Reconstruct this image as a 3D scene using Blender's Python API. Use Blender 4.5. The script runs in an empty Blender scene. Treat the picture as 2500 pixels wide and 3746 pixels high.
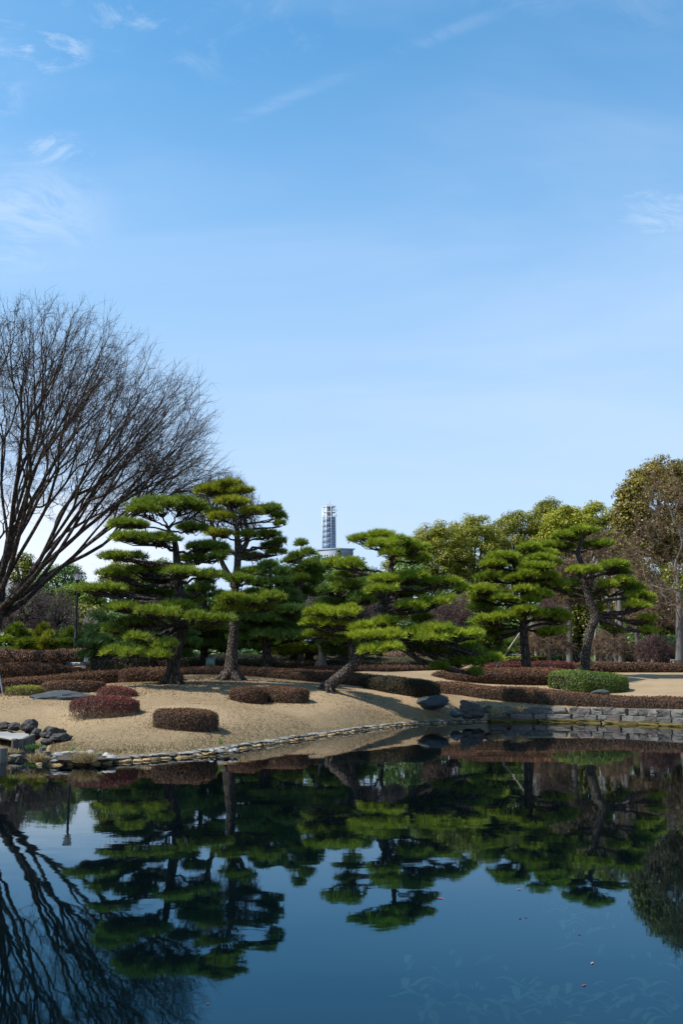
import bpy, math, random
import numpy as np
from mathutils import Vector

R = math.radians
S = bpy.context.scene
COL = S.collection
rng = np.random.default_rng(7)
random.seed(7)

# ------------------------------------------------------------------ camera
F = 35.0 / 36.0 * 3746.0
PITCH = R(8.85)
CAMH = 2.0
cam_d = bpy.data.cameras.new('camera')
cam_d.lens = 35.0
cam_d.sensor_fit = 'VERTICAL'
cam_d.sensor_height = 36.0
cam_d.clip_start = 0.1
cam_d.clip_end = 6000
cam = bpy.data.objects.new('camera', cam_d)
cam.location = (0, 0, CAMH)
cam.rotation_euler = (R(90) + PITCH, 0, 0)
COL.objects.link(cam)
S.camera = cam

# ------------------------------------------------------------------ light
SUN_EL = R(53)
SUN_AZ = R(-108)                 # from +Y towards -X: high, from the left
sun_dir = Vector((math.sin(SUN_AZ) * math.cos(SUN_EL), math.cos(SUN_AZ) * math.cos(SUN_EL), math.sin(SUN_EL)))
sl = bpy.data.lights.new('sun', 'SUN')
sl.energy = 4.4
sl.angle = R(0.55)
sl.color = (1.0, 0.95, 0.87)
so = bpy.data.objects.new('sun', sl)
so.rotation_euler = sun_dir.to_track_quat('Z', 'Y').to_euler()
so.location = (-20, 10, 60)
COL.objects.link(so)

W_ = bpy.data.worlds.new('World')
S.world = W_
W_.use_nodes = True
nt = W_.node_tree
nt.nodes.clear()


def nd(t, typ, **kw):
    n = t.nodes.new(typ)
    for k, v in kw.items():
        setattr(n, k, v)
    return n


def math_n(t, op, a, b=None, c=None, clamp=False):
    n = nd(t, 'ShaderNodeMath', operation=op, use_clamp=clamp)
    for i, v in enumerate((a, b, c)):
        if v is None:
            continue
        if hasattr(v, 'is_linked'):
            t.links.new(v, n.inputs[i])
        else:
            n.inputs[i].default_value = v
    return n.outputs[0]


def maprange(t, v, a, b, c=0.0, d=1.0, smooth=True):
    n = nd(t, 'ShaderNodeMapRange')
    n.interpolation_type = 'SMOOTHSTEP' if smooth else 'LINEAR'
    t.links.new(v, n.inputs[0])
    for i, x in zip((1, 2, 3, 4), (a, b, c, d)):
        n.inputs[i].default_value = x
    return n.outputs[0]


def mixc(t, f, a, b, bl='MIX'):
    n = nd(t, 'ShaderNodeMix', data_type='RGBA', blend_type=bl)
    for i, v in ((0, f), (6, a), (7, b)):
        if hasattr(v, 'is_linked'):
            t.links.new(v, n.inputs[i])
        elif isinstance(v, (int, float)):
            n.inputs[i].default_value = v
        else:
            n.inputs[i].default_value = (*v, 1) if len(v) == 3 else v
    return n.outputs[2]


def noise(t, vec, scale, detail=4, rough=0.55, dist=0.0):
    n = nd(t, 'ShaderNodeTexNoise')
    if vec is not None:
        t.links.new(vec, n.inputs['Vector'])
    n.inputs['Scale'].default_value = scale
    n.inputs['Detail'].default_value = detail
    n.inputs['Roughness'].default_value = rough
    n.inputs['Distortion'].default_value = dist
    return n.outputs[0]


sky = nd(nt, 'ShaderNodeTexSky', sky_type='NISHITA')
sky.sun_disc = False
sky.sun_elevation = SUN_EL
sky.sun_rotation = SUN_AZ
sky.altitude = 0
sky.air_density = 1.0
sky.dust_density = 0.6
sky.ozone_density = 2.6
tc = nd(nt, 'ShaderNodeTexCoord')
sep = nd(nt, 'ShaderNodeSeparateXYZ')
nt.links.new(tc.outputs['Generated'], sep.inputs[0])
zc = math_n(nt, 'MAXIMUM', sep.outputs[2], 0.03)
zk = math_n(nt, 'ADD', zc, 0.10)
cx_ = math_n(nt, 'DIVIDE', sep.outputs[0], zk)
cy_ = math_n(nt, 'DIVIDE', sep.outputs[1], zk)
cmb = nd(nt, 'ShaderNodeCombineXYZ')
nt.links.new(cx_, cmb.inputs[0])
nt.links.new(cy_, cmb.inputs[1])
mp = nd(nt, 'ShaderNodeMapping')
nt.links.new(cmb.outputs[0], mp.inputs[0])
mp.inputs['Rotation'].default_value = (0, 0, R(35))
mp.inputs['Scale'].default_value = (0.75, 1.5, 1)
veil = noise(nt, mp.outputs[0], 0.9, 6, 0.55, 0.4)
wisp = noise(nt, mp.outputs[0], 3.6, 9, 0.68, 1.3)
fibre = noise(nt, cmb.outputs[0], 7.0, 10, 0.66, 1.6)
veil_f = maprange(nt, veil, 0.36, 0.75, 0.0, 0.40)
wisp_f = maprange(nt, wisp, 0.50, 0.78, 0.0, 0.40)
patch = noise(nt, mp.outputs[0], 0.55, 3, 0.5)
patch = maprange(nt, math_n(nt, 'SUBTRACT', patch, math_n(nt, 'MULTIPLY', sep.outputs[0], 0.55)), 0.46, 0.68)
wisp_f = math_n(nt, 'MULTIPLY', wisp_f, patch)
# a thin old vapour trail across the upper sky, one short stretch of it left
dot = nd(nt, 'ShaderNodeVectorMath', operation='DOT_PRODUCT')
nt.links.new(tc.outputs['Generated'], dot.inputs[0])
TRAIL = (0.3403, 0.5074, -0.7917)
dot.inputs[1].default_value = TRAIL
tr_off = math_n(nt, 'ADD', dot.outputs['Value'], math_n(nt, 'MULTIPLY', math_n(nt, 'SUBTRACT', veil, 0.5), 0.02))
trail_f = math_n(nt, 'MULTIPLY', maprange(nt, math_n(nt, 'ABSOLUTE', tr_off), 0.0, 0.009, 0.13, 0.0), maprange(nt, wisp, 0.35, 0.6))
taz = math_n(nt, 'DIVIDE', sep.outputs[0], math_n(nt, 'MAXIMUM', sep.outputs[1], 0.02))
trail_f = math_n(nt, 'MULTIPLY', trail_f, math_n(nt, 'MULTIPLY', maprange(nt, taz, -0.14, -0.07), maprange(nt, taz, 0.10, 0.22, 1.0, 0.0)))
# low cumulus bank near the horizon
mp2 = nd(nt, 'ShaderNodeMapping')
nt.links.new(tc.outputs['Generated'], mp2.inputs[0])
mp2.inputs['Scale'].default_value = (3.0, 3.0, 9.0)
low = noise(nt, mp2.outputs[0], 1.6, 6, 0.5, 0.2)
low_f = maprange(nt, low, 0.42, 0.60, 0.0, 0.90)
low_z = maprange(nt, sep.outputs[2], 0.02, 0.20, 1.0, 0.0)
low_f = math_n(nt, 'MULTIPLY', low_f, low_z)
hz = maprange(nt, sep.outputs[2], 0.03, 0.66, 0.80, 0.0)
cf = None
# single clouds where they hang in the sky: (sideways slope, upward slope, half width, half height, strength, wispiness)
sy_ = math_n(nt, 'MAXIMUM', sep.outputs[1], 0.02)
az_ = math_n(nt, 'ADD', math_n(nt, 'DIVIDE', sep.outputs[0], sy_), math_n(nt, 'MULTIPLY', math_n(nt, 'SUBTRACT', fibre, 0.5), 0.10))
el_ = math_n(nt, 'ADD', math_n(nt, 'DIVIDE', sep.outputs[2], sy_), math_n(nt, 'MULTIPLY', math_n(nt, 'SUBTRACT', wisp, 0.5), 0.08))
front = maprange(nt, sep.outputs[1], 0.02, 0.15)
clouds = []
for a0, e0, ra, re_, amp, lo in ((-0.39, 0.475, 0.17, 0.075, .36, .38), (0.375, 0.482, 0.075, 0.025, .34, .36), (-0.34, 0.125, 0.20, 0.070, .85, .18), (-0.24, 0.10, 0.14, 0.045, .70, .2),
                                 (-0.31, 0.75, 0.17, 0.10, .50, .52), (-0.42, 0.66, 0.10, 0.06, .36, .52), (-0.31, 0.665, 0.045, 0.022, .60, .44), (-0.31, 0.547, 0.050, 0.022, .55, .44), (-0.385, 0.61, 0.06, 0.04, .38, .46), (-0.12, 0.72, 0.16, 0.10, .20, .50), (0.30, 0.76, 0.20, 0.08, .15, .46)):
    dx_ = math_n(nt, 'DIVIDE', math_n(nt, 'SUBTRACT', az_, a0), ra)
    dy_ = math_n(nt, 'DIVIDE', math_n(nt, 'SUBTRACT', el_, e0), re_)
    d2 = math_n(nt, 'ADD', math_n(nt, 'MULTIPLY', dx_, dx_), math_n(nt, 'MULTIPLY', dy_, dy_))
    m_ = math_n(nt, 'MULTIPLY', maprange(nt, d2, 0.05, 1.1, amp, 0.0), maprange(nt, fibre, lo - 0.03, lo + 0.26))
    clouds.append(math_n(nt, 'MULTIPLY', m_, math_n(nt, 'MULTIPLY', front, 0.82 if e0 > 0.3 else 1.0)))
for k_ in (veil_f, hz):
    inv = math_n(nt, 'SUBTRACT', 1.0, k_)
    cf = inv if cf is None else math_n(nt, 'MULTIPLY', cf, inv)
cf = math_n(nt, 'SUBTRACT', 1.0, cf, clamp=True)
tintc = mixc(nt, maprange(nt, sep.outputs[2], 0.0, 0.46), (0.86, 1.10, 1.18), (0.76, 1.62, 1.80))
skyc = mixc(nt, 1.0, sky.outputs[0], tintc, 'MULTIPLY')
skycol = mixc(nt, cf, skyc, (5.05, 6.25, 8.2))
cw = None
for k_ in (trail_f, *clouds):
    inv = math_n(nt, 'SUBTRACT', 1.0, k_)
    cw = inv if cw is None else math_n(nt, 'MULTIPLY', cw, inv)
skycol = mixc(nt, math_n(nt, 'SUBTRACT', 1.0, cw, clamp=True), skycol, (7.0, 7.7, 8.8))
bg = nd(nt, 'ShaderNodeBackground')
bg.inputs[1].default_value = 0.0795
nt.links.new(skycol, bg.inputs[0])
wo = nd(nt, 'ShaderNodeOutputWorld')
nt.links.new(bg.outputs[0], wo.inputs[0])

S.view_settings.view_transform = 'Standard'
S.view_settings.look = 'None'
S.view_settings.exposure = 0.74
S.view_settings.gamma = 1.0
S.view_settings.use_curve_mapping = False
S.cycles.max_bounces = 8
S.cycles.transparent_max_bounces = 12

# ------------------------------------------------------------------ picture <-> place
ct, st = math.cos(PITCH), math.sin(PITCH)


def W(px, py, Y):
    """point of the place at distance Y seen along the line of sight (px, py) of the 2500 x 3746 photograph"""
    u = (px - 1250.0) / F
    v = (1873.0 - py) / F
    k = Y / (ct - st * v)
    return np.array((u * k, Y, CAMH + (st + ct * v) * k))


def W0(px, py, z=0.0):
    u = (px - 1250.0) / F
    v = (1873.0 - py) / F
    k = (z - CAMH) / (st + ct * v)
    return np.array((u * k, (ct - st * v) * k, z))


def mpp(Y):
    return Y / F


def nrm(a):
    return a / np.maximum(np.linalg.norm(a, axis=-1, keepdims=True), 1e-9)


# ------------------------------------------------------------------ mesh helpers
class MB:
    """collects vertices, triangles / quads, a tint per face and a material slot per face, and links them as ONE object"""

    def __init__(self):
        self.v, self.f, self.n = [], [], 0

    def add(self, verts, faces, tint=0.5, slot=0):
        verts = np.asarray(verts, dtype=np.float64).reshape(-1, 3)
        faces = np.asarray(faces, dtype=np.int64)
        t = np.broadcast_to(np.asarray(tint, dtype=np.float32), (len(faces),)).copy()
        self.v.append(verts)
        self.f.append((faces + self.n, t, slot))
        self.n += len(verts)

    def box(self, c, s, rz=0.0, tint=0.5, slot=0, tilt=0.0):
        c = np.array(c, float)
        x, y, z = [k / 2 for k in s]
        p = np.array([(sx * x, sy * y, sz * z) for sz in (-1, 1) for sy in (-1, 1) for sx in (-1, 1)])
        if tilt:
            a, b = math.cos(tilt), math.sin(tilt)
            p = np.c_[p[:, 0], p[:, 1] * a - p[:, 2] * b, p[:, 1] * b + p[:, 2] * a]
        a, b = math.cos(rz), math.sin(rz)
        p = np.c_[p[:, 0] * a - p[:, 1] * b, p[:, 0] * b + p[:, 1] * a, p[:, 2]] + c
        self.add(p, [(0, 2, 3, 1), (4, 5, 7, 6), (0, 1, 5, 4), (1, 3, 7, 5), (3, 2, 6, 7), (2, 0, 4, 6)], tint, slot)

    def bar(self, p, q, w, tint=0.5, slot=0, sides=6):
        self.tubes(np.array([[p, q]], float), np.array([[w, w]]), sides, tint, slot)

    def tubes(self, P, r, sides=5, tint=0.5, slot=0, rough=0.0):
        """P (n,k,3) centre lines, r (n,k) radii"""
        P = np.asarray(P, float)
        r = np.asarray(r, float)
        n, k, _ = P.shape
        d = np.empty_like(P)
        d[:, 1:-1] = P[:, 2:] - P[:, :-2]
        d[:, 0] = P[:, 1] - P[:, 0]
        d[:, -1] = P[:, -1] - P[:, -2]
        d = nrm(d)
        worst = np.abs(d).max(axis=1)                     # axis that no stretch of the tube runs along
        ref = np.eye(3)[np.argmin(worst + np.array([0.02, 0, 0.01]), axis=1)]
        a = nrm(np.cross(d, ref[:, None, :]))
        b = np.cross(d, a)
        ang = np.arange(sides) / sides * 2 * math.pi
        rr = r[:, :, None, None]
        if rough:
            rr = rr * (1 + rough * rng.uniform(-1, 1, (n, k, sides, 1)))
        V = P[:, :, None, :] + rr * (a[:, :, None, :] * np.cos(ang)[None, None, :, None] + b[:, :, None, :] * np.sin(ang)[None, None, :, None])
        idx = np.arange(n * k * sides).reshape(n, k, sides)
        q = np.stack([idx[:, :-1], np.roll(idx, -1, 2)[:, :-1], np.roll(idx, -1, 2)[:, 1:], idx[:, 1:]], -1).reshape(-1, 4)
        t = tint
        if isinstance(tint, np.ndarray) and tint.shape == (n,):
            t = np.repeat(tint, (k - 1) * sides)
        self.add(V.reshape(-1, 3), q[:, ::-1], t, slot)
        # end caps
        if sides > 3:
            self.add(V[:, -1].reshape(-1, 3), np.arange(n * sides).reshape(n, sides) if sides == 4 else self._fan(n, sides), 0.5, slot)

    @staticmethod
    def _fan(n, s):
        tri = np.array([(0, i, i + 1) for i in range(1, s - 1)])
        return (np.arange(n)[:, None, None] * s + tri[None]).reshape(-1, 3)

    def build(self, name, mats, parent=None, smooth=False, stuff=False):
        v = np.concatenate(self.v)
        if parent is not None:
            off = np.array(parent.matrix_basis.translation)
            pp = parent.parent
            while pp is not None:
                off = off + np.array(pp.matrix_basis.translation)
                pp = pp.parent
            v = v - off
        me = bpy.data.meshes.new(name)
        ls, tt, tot, sl_ = [], [], [], []
        for f, t, s in self.f:
            ls.append(f.reshape(-1))
            tot.append(np.full(len(f), f.shape[1]))
            tt.append(t)
            sl_.append(np.full(len(f), s))
        ls = np.concatenate(ls)
        tot = np.concatenate(tot)
        me.vertices.add(len(v))
        me.vertices.foreach_set('co', v.astype(np.float32).ravel())
        me.loops.add(len(ls))
        me.loops.foreach_set('vertex_index', ls.astype(np.int32))
        me.polygons.add(len(tot))
        me.polygons.foreach_set('loop_start', np.r_[0, np.cumsum(tot)[:-1]].astype(np.int32))
        me.polygons.foreach_set('loop_total', tot.astype(np.int32))
        me.polygons.foreach_set('material_index', np.concatenate(sl_).astype(np.int32))
        at = me.attributes.new('tint', 'FLOAT', 'FACE')
        at.data.foreach_set('value', np.concatenate(tt).astype(np.float32))
        if smooth:
            me.polygons.foreach_set('use_smooth', np.ones(len(tot), dtype=bool))
        me.update(calc_edges=True)
        for m in (mats if isinstance(mats, (list, tuple)) else [mats]):
            me.materials.append(m)
        o = bpy.data.objects.new(name, me)
        COL.objects.link(o)
        if parent is not None:
            o.parent = parent
        if stuff:
            o['kind'] = 'stuff'
        return o


def tag(o, label, cat, group=None):
    o['label'] = label
    o['category'] = cat
    if group:
        o['group'] = group
    return o


def thing(name, label, cat, loc, group=None):
    o = bpy.data.objects.new(name, None)
    o.empty_display_size = 0.3
    o.location = [float(c) for c in loc]
    COL.objects.link(o)
    return tag(o, label, cat, group)


def fbm(p, s, seed=0, octv=3):
    """cheap smooth pseudo noise from sines, p (n,3) -> (n,)"""
    g = np.random.default_rng(1000 + seed)
    out = np.zeros(len(p))
    amp = 1.0
    for o_ in range(octv):
        for _ in range(4):
            d = nrm(g.normal(size=3)) * s * (2.1 ** o_) * g.uniform(0.7, 1.3)
            out += amp * np.sin(p @ d + g.uniform(0, 6.28)) / 4
        amp *= 0.5
    return out


# ------------------------------------------------------------------ materials
def new_mat(name):
    m = bpy.data.materials.new(name)
    m.use_nodes = True
    m.node_tree.nodes.clear()
    return m, m.node_tree


def finish(t, shader):
    o = nd(t, 'ShaderNodeOutputMaterial')
    t.links.new(shader, o.inputs[0])


def ramp(t, f, cols):
    n = nd(t, 'ShaderNodeValToRGB')
    e = n.color_ramp.elements
    while len(e) < len(cols):
        e.new(0.5)
    for i, c in enumerate(cols):
        e[i].position = i / (len(cols) - 1)
        e[i].color = (*c, 1)
    t.links.new(f, n.inputs[0])
    return n.outputs[0]


def bump(t, h, strength=0.5, dist=0.02):
    b = nd(t, 'ShaderNodeBump')
    b.inputs['Strength'].default_value = strength
    b.inputs['Distance'].default_value = dist
    t.links.new(h, b.inputs['Height'])
    return b.outputs[0]


def pbsdf(t, col, rough=0.8, spec=0.25, metal=0.0, normal=None):
    p = nd(t, 'ShaderNodeBsdfPrincipled')
    if hasattr(col, 'is_linked'):
        t.links.new(col, p.inputs['Base Color'])
    else:
        p.inputs['Base Color'].default_value = (*col, 1)
    p.inputs['Roughness'].default_value = rough
    p.inputs['Specular IOR Level'].default_value = spec
    p.inputs['Metallic'].default_value = metal
    if normal is not None:
        t.links.new(normal, p.inputs['Normal'])
    return p.outputs[0]


def tint_of(t):
    a = nd(t, 'ShaderNodeAttribute', attribute_name='tint')
    return a.outputs['Fac']


def leaf_mat(name, cols, trans=0.35, rough=0.55, spec=0.25, scale=1.2):
    m, t = new_mat(name)
    g = nd(t, 'ShaderNodeNewGeometry')
    nz = noise(t, g.outputs['Position'], scale, 3)
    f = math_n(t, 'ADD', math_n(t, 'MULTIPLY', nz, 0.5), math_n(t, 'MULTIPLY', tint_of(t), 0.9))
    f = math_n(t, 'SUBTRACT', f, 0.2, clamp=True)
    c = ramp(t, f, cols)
    p = pbsdf(t, c, rough, spec)
    tr = nd(t, 'ShaderNodeBsdfTranslucent')
    t.links.new(mixc(t, 1.0, c, (1.25, 1.2, 0.6), 'MULTIPLY'), tr.inputs[0])
    mx = nd(t, 'ShaderNodeMixShader')
    mx.inputs[0].default_value = trans
    t.links.new(p, mx.inputs[1])
    t.links.new(tr.outputs[0], mx.inputs[2])
    finish(t, mx.outputs[0])
    return m


def rough_mat(name, cols, scale=3.0, rough=0.9, bstr=0.6, bdist=0.03, fine=25.0, use_tint=0.0, spec=0.2, stretch=(1, 1, 1)):
    m, t = new_mat(name)
    g = nd(t, 'ShaderNodeNewGeometry')
    mpn = nd(t, 'ShaderNodeMapping')
    t.links.new(g.outputs['Position'], mpn.inputs[0])
    mpn.inputs['Scale'].default_value = stretch
    n1 = noise(t, mpn.outputs[0], scale, 5, 0.6)
    n2 = noise(t, mpn.outputs[0], fine, 4, 0.6)
    f = math_n(t, 'ADD', math_n(t, 'MULTIPLY', n1, 0.9), math_n(t, 'MULTIPLY', n2, 0.55))
    f = math_n(t, 'SUBTRACT', f, 0.25)
    if use_tint:
        f = math_n(t, 'ADD', f, math_n(t, 'MULTIPLY', math_n(t, 'SUBTRACT', tint_of(t), 0.5), use_tint))
    c = ramp(t, math_n(t, 'ADD', f, 0.0, clamp=True), cols)
    h = math_n(t, 'ADD', n1, math_n(t, 'MULTIPLY', n2, 0.5))
    finish(t, pbsdf(t, c, rough, spec, 0, bump(t, h, bstr, bdist)))
    return m


def plain_mat(name, col, rough=0.5, spec=0.4, metal=0.0, var=0.12, scale=6):
    m, t = new_mat(name)
    g = nd(t, 'ShaderNodeNewGeometry')
    n1 = noise(t, g.outputs['Position'], scale, 4)
    lo = tuple(c * (1 - var) for c in col)
    hi = tuple(min(1, c * (1 + var)) for c in col)
    finish(t, pbsdf(t, mixc(t, n1, lo, hi), rough, spec, metal))
    return m


def bark_mat(name, dark, light, scale=9.0, zs=0.35):
    m, t = new_mat(name)
    g = nd(t, 'ShaderNodeNewGeometry')
    mpn = nd(t, 'ShaderNodeMapping')
    t.links.new(g.outputs['Position'], mpn.inputs[0])
    mpn.inputs['Scale'].default_value = (1, 1, zs)
    wob = noise(t, mpn.outputs[0], 3.0, 3)
    v = nd(t, 'ShaderNodeTexVoronoi', feature='DISTANCE_TO_EDGE')
    t.links.new(mpn.outputs[0], v.inputs['Vector'])
    v.inputs['Scale'].default_value = scale
    n2 = noise(t, g.outputs['Position'], 18, 4)
    pl = maprange(t, v.outputs['Distance'], 0.02, 0.22)
    f = math_n(t, 'MULTIPLY', pl, math_n(t, 'ADD', math_n(t, 'MULTIPLY', n2, 0.8), math_n(t, 'MULTIPLY', wob, 0.5)), clamp=True)
    c = ramp(t, f, [dark, tuple((a + b) / 2 for a, b in zip(dark, light)), light])
    h = math_n(t, 'ADD', pl, math_n(t, 'MULTIPLY', n2, 0.4))
    finish(t, pbsdf(t, c, 0.92, 0.15, 0, bump(t, h, 0.9, 0.035)))
    return m


M = {}
M['pine'] = leaf_mat('pine_needles', [(0.0323, 0.0640, 0.0103), (0.1283, 0.1888, 0.0221), (0.3136, 0.3717, 0.0406)], 0.30)
M['pine_bright'] = leaf_mat('bright_pine_needles', [(0.0402, 0.0763, 0.0098), (0.1886, 0.2542, 0.0197), (0.4274, 0.4702, 0.0410)], 0.32)
M['pine_yellow'] = leaf_mat('yellowing_pine_needles', [(0.0611, 0.0816, 0.0115), (0.2021, 0.2274, 0.0197), (0.3948, 0.3849, 0.0369)], 0.30)
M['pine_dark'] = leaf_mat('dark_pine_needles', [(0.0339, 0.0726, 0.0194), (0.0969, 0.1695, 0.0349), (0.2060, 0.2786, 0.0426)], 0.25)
M['pine_blue'] = leaf_mat('bluish_pine_needles', [(0.0339, 0.0726, 0.0271), (0.0969, 0.1695, 0.0581), (0.1938, 0.2786, 0.0775)], 0.25)
M['leaf_olive'] = leaf_mat('olive_leaves', [(0.0505, 0.0588, 0.0064), (0.1852, 0.1899, 0.0138), (0.3479, 0.3370, 0.0239)], 0.30, 0.45, 0.35)
M['leaf_orange'] = leaf_mat('bronze_leaves', [(0.0428, 0.0420, 0.0097), (0.1760, 0.1451, 0.0226), (0.3235, 0.2301, 0.0362)], 0.28, 0.45, 0.35)
M['leaf_yellow'] = leaf_mat('yellow_green_leaves', [(0.0675, 0.0773, 0.0070), (0.2341, 0.2416, 0.0126), (0.4142, 0.3962, 0.0246)], 0.34, 0.45, 0.35)
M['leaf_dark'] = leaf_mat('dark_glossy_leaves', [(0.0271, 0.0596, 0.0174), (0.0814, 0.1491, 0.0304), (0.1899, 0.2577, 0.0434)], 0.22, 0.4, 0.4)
M['leaf_brown'] = leaf_mat('withered_brown_leaves', [(0.05, 0.035, 0.02), (0.13, 0.09, 0.05), (0.22, 0.16, 0.09)], 0.25)
M['hedge_brown'] = leaf_mat('brown_winter_azalea_leaves', [(0.0307, 0.0181, 0.0094), (0.1144, 0.0519, 0.0252), (0.2235, 0.1103, 0.0545)], 0.15, 0.7)
M['hedge_pink'] = leaf_mat('pinkish_winter_azalea_leaves', [(0.0653, 0.0370, 0.0232), (0.2178, 0.1122, 0.0697), (0.3920, 0.2112, 0.1320)], 0.15, 0.7)
M['hedge_red'] = leaf_mat('crimson_winter_azalea_leaves', [(0.0327, 0.0142, 0.0107), (0.1263, 0.0282, 0.0256), (0.2228, 0.0635, 0.0481)], 0.2, 0.6)
M['hedge_olive'] = leaf_mat('olive_clipped_leaves', [(0.0290, 0.0290, 0.0158), (0.0924, 0.0792, 0.0370), (0.1584, 0.1386, 0.0660)], 0.2, 0.65)
M['hedge_green'] = leaf_mat('green_clipped_leaves', [(0.0198, 0.0440, 0.0088), (0.0825, 0.1320, 0.0154), (0.2090, 0.2200, 0.0308)], 0.3, 0.45, 0.35)
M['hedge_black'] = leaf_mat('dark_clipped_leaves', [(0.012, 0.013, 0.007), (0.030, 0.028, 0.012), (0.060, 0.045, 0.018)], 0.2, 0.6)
M['hedge_lime'] = leaf_mat('yellow_green_clipped_leaves', [(0.0550, 0.0660, 0.0132), (0.1650, 0.1760, 0.0220), (0.2860, 0.2640, 0.0440)], 0.3, 0.55)
M['twig_grey'] = rough_mat('grey_twigs', [(0.0315, 0.0218, 0.0164), (0.0893, 0.0627, 0.0459), (0.1785, 0.1283, 0.0943)], 2, 0.9, 0.0)
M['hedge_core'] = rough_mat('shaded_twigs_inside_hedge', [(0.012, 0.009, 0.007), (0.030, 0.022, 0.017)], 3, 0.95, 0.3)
M['bark_pine'] = bark_mat('pine_bark', (0.0160, 0.0126, 0.0113), (0.1499, 0.1215, 0.1039), 14.0, 0.5)
M['bark_dark'] = bark_mat('dark_bark', (0.0153, 0.0124, 0.0111), (0.0765, 0.0622, 0.0529), 8.0, 0.3)
M['bark_zelkova'] = bark_mat('smooth_dark_bark', (0.022, 0.018, 0.015), (0.075, 0.06, 0.05), 5.0, 0.6)
M['twig_dark'] = rough_mat('dark_twigs', [(0.030, 0.022, 0.018), (0.075, 0.055, 0.046)], 1, 0.9, 0.0)
M['twig_purple'] = rough_mat('purple_brown_twigs', [(0.055, 0.040, 0.040), (0.14, 0.105, 0.10)], 0.6, 0.9, 0.0)
M['twig_brown'] = rough_mat('brown_twigs', [(0.0877, 0.0553, 0.0343), (0.2221, 0.1487, 0.0948)], 0.6, 0.9, 0.0)
M['twig_red'] = rough_mat('reddish_twigs', [(0.060, 0.035, 0.033), (0.14, 0.085, 0.078)], 0.6, 0.9, 0.0)
M['bark_pale'] = rough_mat('pale_grey_bark', [(0.0792, 0.0684, 0.0612), (0.1872, 0.1692, 0.1512)], 2.2, 0.9, 0.4, 0.02, 12, stretch=(1, 1, 0.4))
M['bark_white'] = rough_mat('whitish_bark', [(0.26, 0.24, 0.22), (0.52, 0.48, 0.44)], 2.2, 0.85, 0.2)
M['rock_dark'] = rough_mat('dark_grey_rock', [(0.0186, 0.0166, 0.0164), (0.0498, 0.0446, 0.0428), (0.0995, 0.0892, 0.0850)], 2.6, 0.85, 0.9, 0.06, 22)
M['rock_blue'] = rough_mat('bluish_grey_rock', [(0.0187, 0.0221, 0.0255), (0.0467, 0.0544, 0.0595), (0.0935, 0.1003, 0.1020)], 2.2, 0.8, 0.8, 0.05, 18, stretch=(1, 1, 3))
M['stone_wall'] = rough_mat('hewn_wall_stone', [(0.0439, 0.0416, 0.0391), (0.1038, 0.0968, 0.0874), (0.1876, 0.1723, 0.1498)], 4.0, 0.85, 0.9, 0.04, 24, use_tint=0.55)
M['stone_purple'] = rough_mat('purplish_wall_stone', [(0.0476, 0.0374, 0.0381), (0.0986, 0.0782, 0.0762), (0.1632, 0.1360, 0.1292)], 4.0, 0.85, 0.9, 0.04, 24, use_tint=0.5)
M['stone_edge'] = rough_mat('grey_edging_stone', [(0.0530, 0.0530, 0.0504), (0.1273, 0.1246, 0.1167), (0.2228, 0.2122, 0.1962)], 5, 0.8, 0.6, 0.02, 30, use_tint=0.7)
M['stone_ochre'] = rough_mat('ochre_stained_stone', [(0.08, 0.055, 0.028), (0.24, 0.16, 0.075), (0.40, 0.29, 0.16)], 5, 0.75, 0.6, 0.02, 30, use_tint=0.7)
M['cobble'] = rough_mat('pale_cobble', [(0.1240, 0.1209, 0.1116), (0.2232, 0.2170, 0.1984), (0.3224, 0.3100, 0.2914)], 6, 0.7, 0.3, 0.01, 35, use_tint=0.6)
M['ledge'] = rough_mat('mossy_ledge_stone', [(0.0306, 0.0229, 0.0061), (0.0867, 0.0663, 0.0179), (0.1530, 0.1224, 0.0612)], 3.5, 0.8, 0.7, 0.03, 20)
M['log'] = rough_mat('weathered_log', [(0.0382, 0.0340, 0.0298), (0.1020, 0.0918, 0.0808), (0.1870, 0.1700, 0.1530)], 6, 0.9, 0.8, 0.02, 30, use_tint=0.4, stretch=(1, 1, 0.25))
M['log_top'] = rough_mat('cut_log_end', [(0.0868, 0.0775, 0.0651), (0.1674, 0.1519, 0.1302)], 8, 0.9, 0.4, 0.01)
M['sheet'] = rough_mat('white_garden_sheet', [(0.2232, 0.2143, 0.2053), (0.2946, 0.2857, 0.2768)], 3, 0.7, 0.25, 0.02)
M['dry'] = leaf_mat('dry_straw', [(0.1280, 0.0880, 0.0480), (0.2720, 0.2000, 0.1120), (0.4160, 0.3360, 0.2160)], 0.3, 0.7)
M['lawn_blade'] = leaf_mat('dry_lawn_blades', [(0.0588, 0.0416, 0.0217), (0.2441, 0.1672, 0.0949), (0.4701, 0.3526, 0.2170)], 0.2, 0.8)
M['lawn_green'] = leaf_mat('green_lawn_blades', [(0.035, 0.045, 0.014), (0.095, 0.105, 0.03), (0.17, 0.17, 0.06)], 0.2, 0.8)
M['iris'] = leaf_mat('fresh_iris_leaves', [(0.05, 0.10, 0.015), (0.12, 0.22, 0.03), (0.22, 0.32, 0.06)], 0.35)
M['moss'] = leaf_mat('green_water_weed', [(0.02, 0.06, 0.01), (0.05, 0.13, 0.02), (0.10, 0.20, 0.04)], 0.3)
M['metal_black'] = plain_mat('black_painted_metal', (0.010, 0.010, 0.011), 0.6, 0.3)
M['metal_grey'] = plain_mat('grey_galvanised_metal', (0.32, 0.33, 0.34), 0.5, 0.5)
M['lamp_glass'] = plain_mat('milky_lamp_glass', (0.8060, 0.8448, 0.8784), 0.35, 0.5, 0, 0.04)
M['board_white'] = plain_mat('white_sign_board', (0.5920, 0.6080, 0.6320), 0.5, 0.4, 0, 0.03)
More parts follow.
